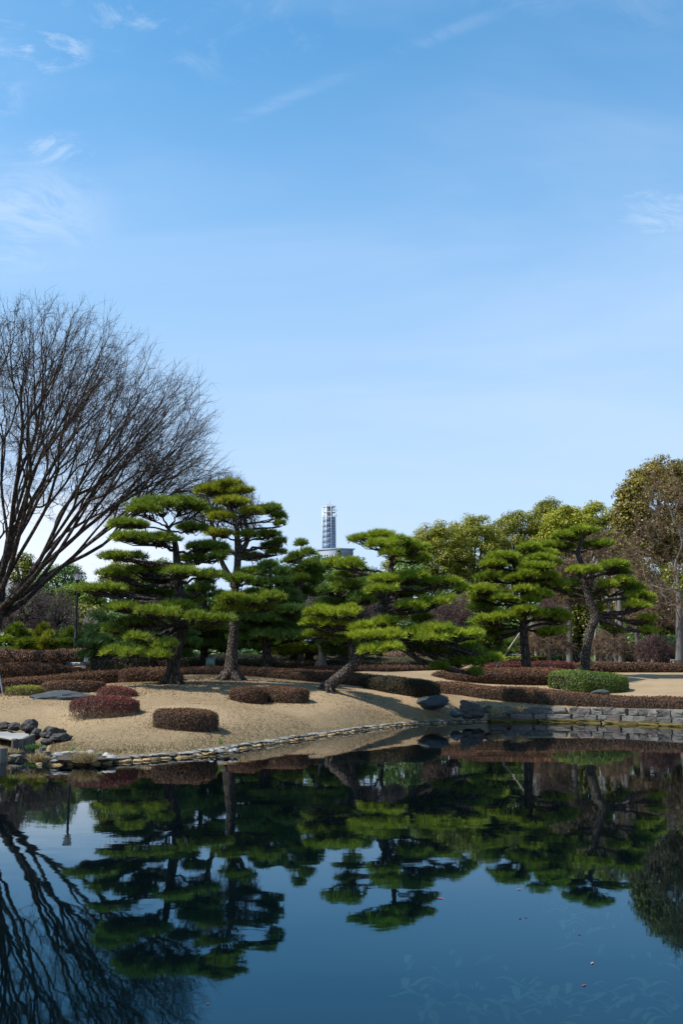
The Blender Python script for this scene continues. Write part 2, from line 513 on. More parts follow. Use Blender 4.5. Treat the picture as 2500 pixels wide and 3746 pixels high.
M['board_pale'] = plain_mat('pale_sign_panel', (0.4250, 0.4505, 0.4675), 0.5, 0.4, 0, 0.03)
M['post_slate'] = plain_mat('slate_grey_post', (0.055, 0.066, 0.078), 0.6, 0.4)
M['ink'] = plain_mat('dark_sign_print', (0.030, 0.045, 0.060), 0.6, 0.3)
M['cabinet'] = plain_mat('sage_green_cabinet_paint', (0.115, 0.165, 0.115), 0.5, 0.4, 0, 0.2)
M['cabinet_top'] = plain_mat('sage_green_cabinet_roof', (0.15, 0.20, 0.15), 0.5, 0.4)
M['bench'] = rough_mat('weathered_bench_slat', [(0.15, 0.135, 0.115), (0.29, 0.265, 0.235)], 5, 0.85, 0.4, 0.01, 25)
M['bench_white'] = plain_mat('pale_stone_bench_slab', (0.5760, 0.5760, 0.5680), 0.6, 0.3)
M['roof_tile'] = rough_mat('slate_blue_roof_tile', [(0.085, 0.095, 0.12), (0.17, 0.185, 0.22)], 3, 0.7, 0.3)
M['wood_red'] = rough_mat('dark_reddish_timber', [(0.020, 0.008, 0.006), (0.060, 0.022, 0.016)], 4, 0.8, 0.3)
M['white_steel'] = plain_mat('white_tower_steel', (0.5600, 0.5760, 0.5920), 0.5, 0.4, 0, 0.04)
M['tower_glass'] = plain_mat('blue_grey_glass', (0.1488, 0.2178, 0.3226), 0.25, 0.6, 0, 0.2, 0.25)
M['tower_dark'] = plain_mat('dark_lift_shaft', (0.20, 0.24, 0.30), 0.7, 0.3)
M['clad'] = plain_mat('pale_metal_cladding', (0.3360, 0.3760, 0.4240), 0.6, 0.4, 0, 0.06, 0.2)
M['clad_dark'] = plain_mat('blue_grey_window_band', (0.16, 0.20, 0.25), 0.4, 0.5)
M['bamboo'] = plain_mat('pale_bamboo', (0.2730, 0.2470, 0.1950), 0.6, 0.3)
M['redleaf'] = plain_mat('fallen_red_leaf', (0.28, 0.06, 0.045), 0.6, 0.3)
M['tanleaf'] = plain_mat('fallen_tan_leaf', (0.34, 0.20, 0.12), 0.6, 0.3)
M['darkleaf'] = plain_mat('fallen_dark_leaf', (0.05, 0.035, 0.03), 0.6, 0.3)
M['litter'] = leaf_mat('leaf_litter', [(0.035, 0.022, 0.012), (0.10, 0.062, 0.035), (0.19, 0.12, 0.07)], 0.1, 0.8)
M['weed'] = leaf_mat('submerged_weed', [(0.0450, 0.0630, 0.0405), (0.0990, 0.1215, 0.0765), (0.1530, 0.1620, 0.1170)], 0.2)

# ------------------------------------------------------------------ the pond outline
shore_px = [(88, 2778), (96, 2760), (116, 2738), (132, 2724), (146, 2720), (152, 2727), (144, 2745), (133, 2768), (128, 2792), (192, 2800), (286, 2797), (348, 2796),
            (504, 2786), (600, 2777), (700, 2769), (790, 2757), (870, 2744), (957, 2729), (1091, 2708), (1200, 2692), (1334, 2671), (1423, 2660),
            (1557, 2648), (1646, 2645), (1736, 2641.5), (1800, 2640.5), (1900, 2640.5), (1979, 2641.5), (2100, 2643.5), (2202, 2646), (2350, 2652), (2500, 2659)]
shore = [W0(a, b)[:2] for a, b in shore_px]
left_px = [(-25, 2779), (30, 2779)]
shore_l = [W0(a, b)[:2] for a, b in left_px]
pond = np.array([(-34, 17.5), (-22, 20.2), (-13, 21.4)] + [tuple(p) for p in shore_l] + [tuple(p) for p in shore] +
                [(17.5, 29.5), (24, 24.5), (29, 16), (30, 1.2), (10, 0.6), (-12, 0.6), (-34, 1.5)])


def sdist(P, poly):
    """signed distance (n,2) to the polygon, negative inside"""
    d = np.full(len(P), 1e9)
    ins = np.zeros(len(P), bool)
    n = len(poly)
    for i in range(n):
        a, b = poly[i], poly[(i + 1) % n]
        e = b - a
        t = np.clip(((P - a) @ e) / (e @ e), 0, 1)
        d = np.minimum(d, np.linalg.norm(P - a - t[:, None] * e, axis=1))
        c = ((a[1] > P[:, 1]) != (b[1] > P[:, 1]))
        with np.errstate(divide='ignore', invalid='ignore'):
            x = (b[0] - a[0]) * (P[:, 1] - a[1]) / (b[1] - a[1]) + a[0]
        ins ^= c & (P[:, 0] < x)
    return np.where(ins, -d, d)


# ------------------------------------------------------------------ hedges: (px, top, bottom, distance, width) along each
HEDGES = [
    # name, label, leaf, stations, leafy density, twig share
    ('hedge', 'dark green low hedge behind the pinkish mounded azaleas', 'leaf_dark', [(-60, 2366, 2400, 60, 2), (110, 2369, 2400, 60, 2), (235, 2373, 2400, 60, 2)], 260, 0.0),
    ('hedge', 'pinkish brown mounded azalea hedge at the foot of the lamp post', 'hedge_pink', [(-90, 2374, 2440, 51, 4.2), (0, 2374, 2440, 51, 4.2), (110, 2382, 2440, 51, 4.2), (180, 2384, 2440, 51, 4), (260, 2378, 2436, 51.5, 3.8), (330, 2373, 2432, 52, 3.4), (400, 2376, 2430, 52, 2.6)], 420, 0.1),
    ('hedge', 'olive green rough azalea hedge behind the large dark pine', 'hedge_olive', [(346, 2412, 2462, 46.3, 1.8), (395, 2403, 2462, 47, 2.6), (470, 2404, 2460, 47, 2.4), (560, 2402, 2458, 47, 2.4), (680, 2400, 2456, 47.5, 2.4)], 420, 0.25),
    ('hedge', 'reddish brown sloping azalea hedge in front of the direction sign', 'hedge_brown', [(-90, 2430, 2492, 43.5, 2.4), (0, 2429, 2488, 43.5, 2.4), (160, 2428, 2476, 44, 2.4), (236, 2438, 2470, 44.5, 1.8), (290, 2446, 2470, 44.8, 1.6), (338, 2453, 2468, 45, 1.3)], 560, 0.12),
    ('hedge', 'long low brown azalea hedge running behind the small shrubs', 'hedge_brown', [(-90, 2492, 2545, 36.5, 1.6), (0, 2488, 2540, 36.8, 1.6), (90, 2480, 2530, 37.2, 1.6), (180, 2474, 2522, 37.6, 1.5), (270, 2464, 2512, 38.2, 1.5), (390, 2455, 2502, 39, 1.5), (470, 2452, 2497, 39.5, 1.4)], 560, 0.2),
    ('hedge', 'short box shaped dark brown hedge behind the large dark pine trunk', 'hedge_brown', [(449, 2447, 2494, 38.3, 1.5), (520, 2444, 2495, 38.2, 1.6), (600, 2444, 2496, 38.2, 1.6), (661, 2446, 2494, 38.2, 1.4)], 650, 0.3),
    ('hedge', 'long brown hedge curving behind the mound with the two tall pines', 'hedge_brown', [(640, 2444, 2470, 43.00, 1.2), (760, 2442, 2467, 43.00, 1.2), (880, 2440, 2470, 42.80, 1.2), (990, 2445, 2480, 42.40, 1.4), (1110, 2454, 2490, 41.50, 1.5), (1200, 2458, 2500, 41.40, 1.5), (1300, 2463, 2508, 41.10, 1.5), (1370, 2470, 2516, 40.30, 1.5)], 520, 0.4),
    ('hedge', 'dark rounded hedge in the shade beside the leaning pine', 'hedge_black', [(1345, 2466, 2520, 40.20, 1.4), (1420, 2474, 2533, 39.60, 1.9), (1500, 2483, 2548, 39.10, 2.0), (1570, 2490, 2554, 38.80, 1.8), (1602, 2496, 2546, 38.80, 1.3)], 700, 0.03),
    ('hedge', 'long brown hedge with bare twiggy foot along the stone wall', 'hedge_brown', [(1580, 2490, 2539, 41.00, 1.0), (1720, 2499, 2548, 40.00, 1.0), (1800, 2514, 2558, 39.30, 1.1), (1940, 2520, 2566, 38.60, 1.2), (2070, 2536, 2576, 38.00, 1.2), (2200, 2543, 2585, 37.50, 1.2), (2300, 2549, 2591, 36.80, 1.2), (2420, 2550, 2594, 36.00, 1.3), (2500, 2552, 2596, 35.50, 1.3), (2620, 2556, 2602, 34.60, 1.3)], 520, 0.55),
    ('hedge', 'brown azalea hedge behind the leaning trunk, beside the sandy clearing', 'hedge_brown', [(1085, 2447, 2470, 46, 1.6), (1160, 2441, 2466, 46.5, 2), (1260, 2438, 2462, 47, 2), (1400, 2436, 2459, 47.5, 1.8), (1560, 2435, 2452, 48, 1.6), (1680, 2434, 2447, 48.5, 1.4)], 420, 0.3),
    ('hedge', 'greyish olive azalea hedge with green patches, front row on the rise', 'hedge_olive', [(640, 2412, 2446, 50, 2.4), (780, 2414, 2446, 50, 2.4), (920, 2417, 2446, 50, 2.4), (1060, 2414, 2445, 50, 2.4), (1200, 2418, 2444, 50.5, 2.4), (1360, 2419, 2444, 51, 2.4), (1500, 2414, 2442, 51, 2.4), (1640, 2412, 2440, 51, 2.2)], 420, 0.3),
    ('hedge', 'olive clipped azalea bed with mossy green top under the far pines', 'hedge_olive', [(630, 2394, 2430, 55, 5), (760, 2398, 2430, 55, 5), (880, 2397, 2430, 55, 5), (1000, 2401, 2430, 55, 5), (1150, 2405, 2430, 55, 5), (1320, 2407, 2430, 55, 5), (1480, 2405, 2430, 55, 4.5), (1620, 2408, 2430, 55, 4)], 300, 0.05),
    ('hedge', 'smooth greyish brown mound hedge seen below the leaning pine boughs', 'hedge_pink', [(1350, 2402, 2422, 62, 3), (1430, 2388, 2422, 62, 4), (1520, 2378, 2422, 62, 4), (1620, 2384, 2422, 62, 4)], 260, 0.2),
    ('hedge', 'wide dark red azalea bed with a pine standing in it', 'hedge_brown', [(1608, 2462, 2490, 43.6, 2.4), (1700, 2449, 2498, 44.2, 3.6), (1830, 2447, 2503, 44.6, 4.2), (1950, 2446, 2505, 44.8, 4.2), (2070, 2448, 2506, 44.8, 4)], 560, 0.2),
    ('hedge', 'crimson tinted low hedge behind the dark red azalea bed', 'hedge_red', [(1770, 2428, 2450, 51, 2.2), (1860, 2424, 2450, 51, 2.4), (1980, 2421, 2450, 51, 2.4), (2090, 2424, 2452, 51, 2.4)], 460, 0.1),
    ('hedge', 'long greyish brown low hedge along the back of the right lawn', 'hedge_brown', [(2070, 2427, 2454, 52, 2), (2200, 2425, 2460, 52, 2.2), (2340, 2427, 2460, 52, 2.2), (2480, 2430, 2459, 52, 2.2), (2640, 2430, 2459, 52, 2.2)], 420, 0.35),
    ('hedge', 'thin yellowish green hedge in front of the grey metal fence', 'hedge_lime', [(1790, 2404, 2422, 57, 1.2), (1900, 2402, 2422, 57, 1.3), (2030, 2401, 2422, 57, 1.3)], 380, 0.0),
    ('hedge', 'bright green box clipped hedge beside a half buried rock', 'hedge_green', [(2046, 2457, 2536, 41.6, 2.3), (2080, 2452, 2532, 41.9, 2.7), (2170, 2459, 2535, 41.8, 2.7), (2250, 2466, 2537, 41.6, 2.4), (2288, 2470, 2536, 41.4, 2.2)], 1100, 0.0),
    ('shrub', 'low shrub with pale yellow green top beside the flat slab rock', 'hedge_lime', [(31, 2514, 2540, 32.20, 0.7), (70, 2508, 2547, 32.10, 0.8), (152, 2511, 2540, 32.20, 0.7)], 700, 0.3),
    ('shrub', 'brown rounded long shrub behind the flat slab rock', 'hedge_brown', [(172, 2497, 2530, 33.90, 0.9), (210, 2492, 2536, 33.70, 1.2), (280, 2490, 2536, 33.70, 1.2), (345, 2493, 2534, 33.70, 1.1), (377, 2496, 2530, 33.70, 0.8)], 700, 0.35),
    ('shrub', 'small sparse crimson shrub behind the large crimson shrub', 'hedge_red', [(360, 2520, 2548, 32.10, 0.6), (400, 2507, 2548, 32.10, 0.9), (450, 2511, 2551, 32.00, 0.9), (498, 2528, 2552, 31.90, 0.5)], 600, 0.2),
    ('shrub', 'large crimson shrub with open bare stems on the pale lawn', 'hedge_red', [(272, 2558, 2612, 28.20, 0.7), (310, 2552, 2624, 28.00, 1.1), (390, 2547, 2627, 28.00, 1.2), (470, 2551, 2624, 28.00, 1.1), (508, 2558, 2612, 28.10, 0.6)], 850, 0.2),
    ('shrub', 'single clipped brown shrub nearest the pond edge', 'hedge_brown', [(580, 2599, 2652, 26.70, 0.6), (620, 2595, 2668, 26.50, 1.1), (690, 2595, 2680, 26.30, 1.15), (760, 2602, 2682, 26.30, 1.0), (792, 2606, 2668, 26.40, 0.6)], 1000, 0.45),
    ('shrub', 'rounded brown shrub at the end of a short clipped hedge on the lawn', 'hedge_brown', [(861, 2518, 2560, 33.60, 0.8), (885, 2512, 2572, 33.40, 1.2), (930, 2509, 2577, 33.30, 1.3), (973, 2520, 2576, 33.30, 0.9)], 900, 0.15),
    ('hedge', 'short clipped brown hedge with twiggy foot joined to the rounded shrub', 'hedge_brown', [(965, 2510, 2568, 34.30, 0.9), (1000, 2509, 2572, 34.00, 1.0), (1070, 2512, 2576, 33.70, 1.1), (1125, 2517, 2570, 33.60, 0.8)], 900, 0.45),
]

# ------------------------------------------------------------------ the ground: heights fitted through what stands on it
ctrl = []


def C_(px, py, Y):
    p = W(px, py, Y)
    ctrl.append((p[0], p[1], p[2]))


for h in HEDGES:
    for (px, t_, b_, Y, w_) in h[3]:
        C_(px, b_, Y - w_ * 0.45)
for a, b, Y in [(640, 2497, 35), (843, 2488, 38.7), (1212, 2525, 36.4), (1925, 2478, 45.0), (1700, 2468, 46.5), (1500, 2470, 44), (1450, 2480, 42), (1340, 2452, 45.5),
                (2400, 2540, 40), (2450, 2500, 45), (2500, 2545, 38.5), (2400, 2470, 49), (2360, 2537, 39.6), (1584, 2583, 37.3), (1720, 2620, 36.2), (200, 2562, 31.3),
                (130, 2690, 26), (200, 2700, 25.5), (60, 2668, 26.6), (10, 2664, 26.7), (250, 2720, 24.3), (185, 2752, 22.3), (640, 2480, 39), (760, 2478, 40), (500, 2520, 33.6), (300, 2590, 29.7), (100, 2600, 29.0), (1300, 2590, 33.8), (1050, 2620, 29.8), (1400, 2590, 36.4), (850, 2620, 28.5), (900, 2545, 34)]:
    C_(a, b, Y)
for i, p in enumerate(shore):
    px = shore_px[i][0]
    if 100 < px < 165 and shore_px[i][1] < 2790:
        z = 0.13
    else:
        z = 0.11 if px < 1700 else (0.25 if px < 1790 else 0.52)
    ctrl.append((p[0], p[1] + 0.3, z))
for p in ((-13, 22, .25), (-22, 21, .3), (-34, 18, .4), (-13, 30, .8), (-25, 30, .9), (-20, 42, 1.5), (-30, 50, 1.8), (18, 36, .8), (24, 32, .8), (31, 22, .8), (22, 45, 1.6), (34, 40, 1.6)):
    ctrl.append(p)
for x in range(-40, 41, 8):
    for y in (66, 76, 90):
        ctrl.append((x, y, 2.05))
ctrl = np.array(ctrl)


def _k(r):
    return np.where(r > 0, r * r * np.log(np.maximum(r, 1e-6)), 0)


_n = len(ctrl)
_A = _k(np.linalg.norm(ctrl[:, None, :2] - ctrl[None, :, :2], axis=2)) + np.eye(_n) * 1.5
_P = np.c_[np.ones(_n), ctrl[:, :2]]
_sol = np.linalg.solve(np.block([[_A, _P], [_P.T, np.zeros((3, 3))]]), np.r_[ctrl[:, 2], 0, 0, 0])


def land(P):
    P = np.asarray(P, float).reshape(-1, 2)
    out = np.empty(len(P))
    for i in range(0, len(P), 8000):
        q = P[i:i + 8000]
        out[i:i + 8000] = _k(np.linalg.norm(q[:, None] - ctrl[None, :, :2], axis=2)) @ _sol[:_n] + np.c_[np.ones(len(q)), q] @ _sol[_n:]
    far = np.clip(np.maximum((P[:, 1] - 62) / 16, np.maximum((np.abs(P[:, 0]) - 26) / 12, (14 - P[:, 1]) / 8)), 0, 1)
    far = far * far * (3 - 2 * far)
    flat = np.where(P[:, 1] > 30, 2.05, 0.45)
    out = np.where(out < .3, .09 + .21 * np.exp((np.minimum(out, .3) - .3) / .21), np.minimum(out, 2.5))
    out = out * (1 - far) + flat * far
    near = (P[:, 0] < 5.2) & (P[:, 0] > -13) & (P[:, 1] > 14) & (P[:, 1] < 42)
    if near.any():
        q = P[near]
        e = np.clip(sdist(q, pond) / 1.2, 0, 1)
        e = e * e * (3 - 2 * e) * .55 + e * .45
        k = np.clip((q[:, 0] - 4.2) / 1.0, 0, 1)
        e = np.maximum(e, k)
        lo = 0.09 + 0.10 * np.clip(sdist(q, pond), 0, 1)
        out[near] = lo * (1 - e) + out[near] * e
    return out


def ground_z(x, y):
    return float(land([(x, y)])[0])


def axis(fine, step, lim, grow=1.25):
    a = list(np.arange(fine[0], fine[1] + 1e-6, step))
    s = step
    while a[-1] < lim[1]:
        s *= grow
        a.append(a[-1] + s)
    s = step
    while a[0] > lim[0]:
        s *= grow
        a.insert(0, a[0] - s)
    return np.array(a)


gx = axis((-10.5, 15), 0.2, (-2500, 2500))
gy = axis((19.5, 52), 0.2, (-300, 4000))
GX, GY = np.meshgrid(gx, gy)
GP = np.c_[GX.ravel(), GY.ravel()]
gl = land(GP)
sd = sdist(GP, pond) - 0.18
t_ = np.clip(-sd / 0.45, 0, 1)
gz_ = np.where(sd > 0, gl, np.minimum(gl, 0.04) * (1 - t_) - 0.55 * t_)
deep = np.clip((-sd - 1) / 6, 0, 1)
gz_ = np.where(sd < 0, gz_ - 0.35 * deep, gz_)
gz_ += np.where(sd > 0.3, 0.012 * fbm(np.c_[GP, gz_ * 0], 1.3, 3), 0)
ny, nx = GX.shape
idx = np.arange(ny * nx).reshape(ny, nx)
q = np.stack([idx[:-1, :-1], idx[:-1, 1:], idx[1:, 1:], idx[1:, :-1]], -1).reshape(-1, 4)

m, t = new_mat('dry_lawn_and_soil')
g = nd(t, 'ShaderNodeNewGeometry')
pos = g.outputs['Position']
big = noise(t, pos, 0.35, 4, 0.6)
med = noise(t, pos, 2.2, 5, 0.65)
fin = noise(t, pos, 22.0, 5, 0.75)
f = math_n(t, 'ADD', math_n(t, 'MULTIPLY', med, 0.22), math_n(t, 'MULTIPLY', fin, 1.0))
f = math_n(t, 'ADD', f, math_n(t, 'MULTIPLY', big, 0.55))
f = maprange(t, f, 0.58, 1.18, 0, 1, False)
lawn = ramp(t, f, [(0.09, 0.061, 0.036), (0.20, 0.141, 0.082), (0.28, 0.204, 0.123), (0.36, 0.272, 0.172)])
spz = nd(t, 'ShaderNodeSeparateXYZ')
t.links.new(pos, spz.inputs[0])
bank_f = maprange(t, math_n(t, 'SUBTRACT', spz.outputs[2], math_n(t, 'MULTIPLY', med, 0.35)), -0.10, 0.55, 1.0, 0.0)  # lawn turns darker and browner towards the water line
lawn = mixc(t, math_n(t, 'MULTIPLY', bank_f, 0.75), lawn, mixc(t, fin, (0.085, 0.065, 0.035), (0.23, 0.18, 0.105)))
soil = ramp(t, f, [(0.040, 0.030, 0.022), (0.085, 0.066, 0.045), (0.14, 0.11, 0.08)])
soilf = maprange(t, math_n(t, 'ADD', spz.outputs[1], math_n(t, 'MULTIPLY', med, 4.0)), 53.5, 56.0)
lawn = mixc(t, soilf, lawn, soil)
bed = mixc(t, med, (0.004, 0.006, 0.008), (0.012, 0.015, 0.016))
bedf = maprange(t, spz.outputs[2], -0.06, 0.03, 1.0, 0.0)
colr = mixc(t, bedf, lawn, bed)
hh_ = fin
finish(t, pbsdf(t, colr, 0.95, 0.12, 0, bump(t, hh_, 0.4, 0.015)))
M['ground'] = m
gb = MB()
gb.add(np.c_[GP, gz_], q)
go = gb.build('ground', M['ground'], smooth=True)
go['kind'] = 'structure'

# water
m, t = new_mat('pond_water')
g = nd(t, 'ShaderNodeNewGeometry')
mpn = nd(t, 'ShaderNodeMapping')
t.links.new(g.outputs['Position'], mpn.inputs[0])
mpn.inputs['Scale'].default_value = (0.8, 1.0, 1)
w1 = noise(t, mpn.outputs[0], 0.9, 3, 0.5, 0.4)
w2 = noise(t, mpn.outputs[0], 4.5, 2, 0.5)
hgt = math_n(t, 'ADD', w1, math_n(t, 'MULTIPLY', w2, 0.10))
breeze = maprange(t, noise(t, g.outputs['Position'], 0.22, 3), 0.36, 0.64, 0.35, 1.25)
hgt = math_n(t, 'MULTIPLY', hgt, breeze)
nb = bump(t, hgt, 1.0, 0.0022)
gl_ = nd(t, 'ShaderNodeBsdfGlossy')
gl_.inputs['Roughness'].default_value = 0.02
gl_.inputs['Color'].default_value = (0.52, 0.87, 1.0, 1)
t.links.new(nb, gl_.inputs['Normal'])
body = nd(t, 'ShaderNodeBsdfDiffuse')
body.inputs[0].default_value = (0.0004, 0.0018, 0.0035, 1)
trn = nd(t, 'ShaderNodeBsdfTransparent')
trn.inputs[0].default_value = (0.40, 0.62, 0.66, 1)
mb_ = nd(t, 'ShaderNodeMixShader')
mb_.inputs[0].default_value = 0.6
t.links.new(body.outputs[0], mb_.inputs[1])
t.links.new(trn.outputs[0], mb_.inputs[2])
fr = nd(t, 'ShaderNodeFresnel')
fr.inputs[0].default_value = 1.48
t.links.new(nb, fr.inputs['Normal'])
t.links.new(mixc(t, maprange(t, fr.outputs[0], 0.22, 0.62), (0.29, 0.66, 0.88), (0.96, 0.96, 0.97)), gl_.inputs['Color'])   # tint put into the reflections for polarised skylight: bluer when steep, whiter at grazing
mx = nd(t, 'ShaderNodeMixShader')
t.links.new(fr.outputs[0], mx.inputs[0])
t.links.new(mb_.outputs[0], mx.inputs[1])
t.links.new(gl_.outputs[0], mx.inputs[2])
finish(t, mx.outputs[0])
M['water'] = m
wb = MB()
wb.add([(-36, 0.2, 0), (33, 0.2, 0), (33, 40, 0), (-36, 40, 0)], [(0, 1, 2, 3)])
wo_ = wb.build('pond_water', M['water'])
wo_['kind'] = 'structure'


# ------------------------------------------------------------------ foliage and hedges
def scatter_leaves(mb, P, N, size, tint, slot=0, flat=0.6, stretch=1.6):
    """one diamond leaf per point, lying roughly along normal N"""
    n = len(P)
    nn = nrm(N + rng.normal(size=(n, 3)) * flat)
    a = nrm(np.cross(nn, rng.normal(size=(n, 3))))
    b = np.cross(nn, a)
    s = size * rng.uniform(0.6, 1.35, (n, 1))
    V = np.stack([P - a * s * stretch * .5, P + b * s * .5, P + a * s * stretch * .5, P - b * s * .5], 1)
    mb.add(V.reshape(-1, 3), np.arange(n * 4).reshape(n, 4), tint, slot)


def needles(mb, P, D, n, length, width, spread, tint, slot=0):
    k = len(P)
    d = nrm(D[:, None, :] + rng.normal(size=(k, n, 3)) * spread)
    L = length * rng.uniform(0.65, 1.2, (k, n, 1))
    s = nrm(np.cross(d, rng.normal(size=(k, n, 3)))) * width * .5
    base = P[:, None, :] + d * length * 0.08
    V = np.stack([base - s, base + s, P[:, None, :] + d * L], 2)
    tt = (tint[:, None] + rng.normal(size=(k, n)) * 0.10).ravel()
    mb.add(V.reshape(-1, 3), np.arange(k * n * 3).reshape(-1, 3), tt, slot)


def hedge(name, label, leaf, stations, dens, twig, stems=False):
    P = np.array([(W(px, tp, Y)[0], Y, W(px, bt, Y - w * 0.45)[2], W(px, tp, Y)[2], w) for px, tp, bt, Y, w in stations])
    # resample
    seg = np.r_[0, np.cumsum(np.linalg.norm(np.diff(P[:, :2], axis=0), axis=1))]
    L = seg[-1]
    n = max(10, int(L / 0.28))
    s = np.linspace(0, L, n)
    Q = np.stack([np.interp(s, seg, P[:, i]) for i in range(5)], 1)
    ker = np.array([.25, .5, .25])
    for _ in range(2):
        Q[1:-1] = (np.apply_along_axis(lambda c: np.convolve(c, ker, 'valid'), 0, Q))
    gz = land(Q[:, :2])
    zb = np.minimum(Q[:, 2], gz) - 0.06
    hgt = np.maximum(Q[:, 3] - zb, 0.12)
    er = min(0.26 * L, max(0.22, P[:, 4].mean() * 0.34))
    ed = np.minimum(s, L - s) / er
    en = np.where(ed < 1, np.sqrt(np.clip(1 - (1 - ed) ** 2, 0.0, 1)), 1)
    en = np.maximum(en, 0.12)
    d = np.gradient(Q[:, :2], axis=0)
    d = d / np.linalg.norm(d, axis=1)[:, None]
    nr = np.c_[d[:, 1], -d[:, 0]]                       # towards the viewer for a left-to-right run
    m_ = 15
    a = np.linspace(-0.12, math.pi + 0.12, m_)
    ex = 0.36
    cx = np.sign(np.cos(a)) * np.abs(np.cos(a)) ** ex
    cz = np.clip(np.abs(np.sin(a)) ** 0.36 * np.sign(np.sin(a)), -0.2, 1)
    foot = np.where(cz < 0.3, 0.86, 1.0)
    half = Q[:, 4] * 0.5 * (0.5 + 0.5 * en)
    V = np.empty((n, m_, 3))
    V[:, :, 0] = Q[:, None, 0] + nr[:, None, 0] * cx * foot * half[:, None]
    V[:, :, 1] = Q[:, None, 1] + nr[:, None, 1] * cx * foot * half[:, None]
    V[:, :, 2] = zb[:, None] + cz * (hgt * (0.86 + 0.14 * en))[:, None]
    # close both ends with a rounded face
    ca, cb_ = np.r_[Q[0, :2], zb[0] + hgt[0] * .4], np.r_[Q[-1, :2], zb[-1] + hgt[-1] * .4]
    V = np.concatenate([(ca + (V[0] - ca) * .12 - np.r_[d[0], 0] * .05)[None], (ca + (V[0] - ca) * .8 - np.r_[d[0], 0] * .03)[None], V,
                        (cb_ + (V[-1] - cb_) * .8 + np.r_[d[-1], 0] * .03)[None], (cb_ + (V[-1] - cb_) * .12 + np.r_[d[-1], 0] * .05)[None]])
    Q, zb, hgt, en, s = Q[[0, 0, *range(n), n - 1, n - 1]], zb[[0, 0, *range(n), n - 1, n - 1]], hgt[[0, 0, *range(n), n - 1, n - 1]], en[[0, 0, *range(n), n - 1, n - 1]], np.r_[s[0], s[0], s, s[-1], s[-1]]
    n += 4
    vv = V.reshape(-1, 3)
    cen = np.c_[Q[:, :2], zb + hgt * 0.4]
    dd_ = np.r_[d[:1], d[:1], d, d[-1:], d[-1:]]
    cen[:2, :2] += dd_[:2] * .15
    cen[-2:, :2] -= dd_[-2:] * .15
    out = nrm(vv - np.repeat(cen, m_, 0))
    vv = vv + out * (0.05 * fbm(vv, 2.2, 11) + 0.03 * fbm(vv, 6.0, 12))[:, None] * np.minimum(1, np.repeat(hgt, m_)[:, None] / 0.5)
    V = vv.reshape(n, m_, 3)
    idx = np.arange(n * m_).reshape(n, m_)
    f = np.stack([idx[:-1, :-1], idx[:-1, 1:], idx[1:, 1:], idx[1:, :-1]], -1).reshape(-1, 4)
    mb = MB()
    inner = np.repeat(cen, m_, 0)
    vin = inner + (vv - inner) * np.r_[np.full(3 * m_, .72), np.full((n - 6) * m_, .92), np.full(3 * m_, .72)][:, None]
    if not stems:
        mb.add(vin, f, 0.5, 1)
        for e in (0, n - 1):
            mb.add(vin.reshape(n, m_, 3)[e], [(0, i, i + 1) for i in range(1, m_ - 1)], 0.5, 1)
    # leaves over the surface
    A, B, Cc, D = vv[f[:, 0]], vv[f[:, 1]], vv[f[:, 2]], vv[f[:, 3]]
    nn = np.cross(B - A, D - A)
    area = np.linalg.norm(nn, axis=1)
    nn = nrm(nn)
    fc = (A + Cc) / 2
    sgn = np.sign(np.einsum('ij,ij->i', nn, fc - cen[np.clip((np.arange(len(f)) // (m_ - 1)), 0, n - 1)]))
    nn = nn * sgn[:, None]
    Ym = Q[:, 1].mean()
    leaf_s = max(0.026, 0.9 * Ym / 996 * 1.0)
    cnt = int(area.sum() * dens * min(1.0, (0.036 / leaf_s) ** 2) * (4.0 if stems else 1.9)) + 30
    pick = rng.choice(len(f), cnt, p=area / area.sum())
    u, v = rng.random((2, cnt, 1))
    pts = (A[pick] * (1 - u) + B[pick] * u) * (1 - v) + (D[pick] * (1 - u) + Cc[pick] * u) * v
    N = nn[pick]
    hfrac = (pts[:, 2] - np.interp(pts[:, 0], Q[:, 0], zb)) / np.interp(pts[:, 0], Q[:, 0], hgt)
    if stems:
        keep = hfrac > 0.36 + 0.14 * rng.normal(size=cnt)
    else:
        keep = rng.random(cnt) < np.where((N[:, 2] < 0.6) & (hfrac < 0.75), 1 - twig * 1.1, 1)
    pts, N, hf = pts[keep], N[keep], hfrac[keep]
    pts = pts + N * rng.normal(0.0, 0.02, (len(pts), 1)) * (leaf_s / 0.03)
    if stems:
        pts = pts - N * 0.16 * rng.random((len(pts), 1)) ** 2
    tint = 0.45 + 0.22 * fbm(pts, 1.6, 21) + rng.normal(size=len(pts)) * 0.10
    scatter_leaves(mb, pts, N, leaf_s, tint, 0, 0.55)
    # twigs showing on the sides
    nt_ = int(cnt * (0.10 + twig * 0.55))
    if nt_:
        pick = rng.choice(len(f), nt_, p=area / area.sum())
        u, v = rng.random((2, nt_, 1))
        p0 = (A[pick] * (1 - u) + B[pick] * u) * (1 - v) + (D[pick] * (1 - u) + Cc[pick] * u) * v
        N = nn[pick]
        k = (N[:, 2] < 0.75)
        p0, N = p0[k], N[k]
        dirv = nrm(np.array([0, 0, 1.0]) + N * 0.35 + rng.normal(size=(len(p0), 3)) * 0.45)
        ln = 0.14 * rng.uniform(.5, 1.5, (len(p0), 1)) * max(1, Ym / 40)
        sd_ = nrm(np.cross(dirv, N)) * (0.0042 * max(1, Ym / 30))
        p0 = p0 + N * 0.012 - dirv * ln * .5
        Vt = np.stack([p0 - sd_, p0 + sd_, p0 + dirv * ln], 1)
        mb.add(Vt.reshape(-1, 3), np.arange(len(p0) * 3).reshape(-1, 3), rng.random(len(p0)), 2)
    root = thing(name, label, name, (Q[:, 0].mean(), Q[:, 1].mean(), gz.mean()))
    mb.build('foliage', [M[leaf], M['hedge_core'], M['twig_grey']], root)
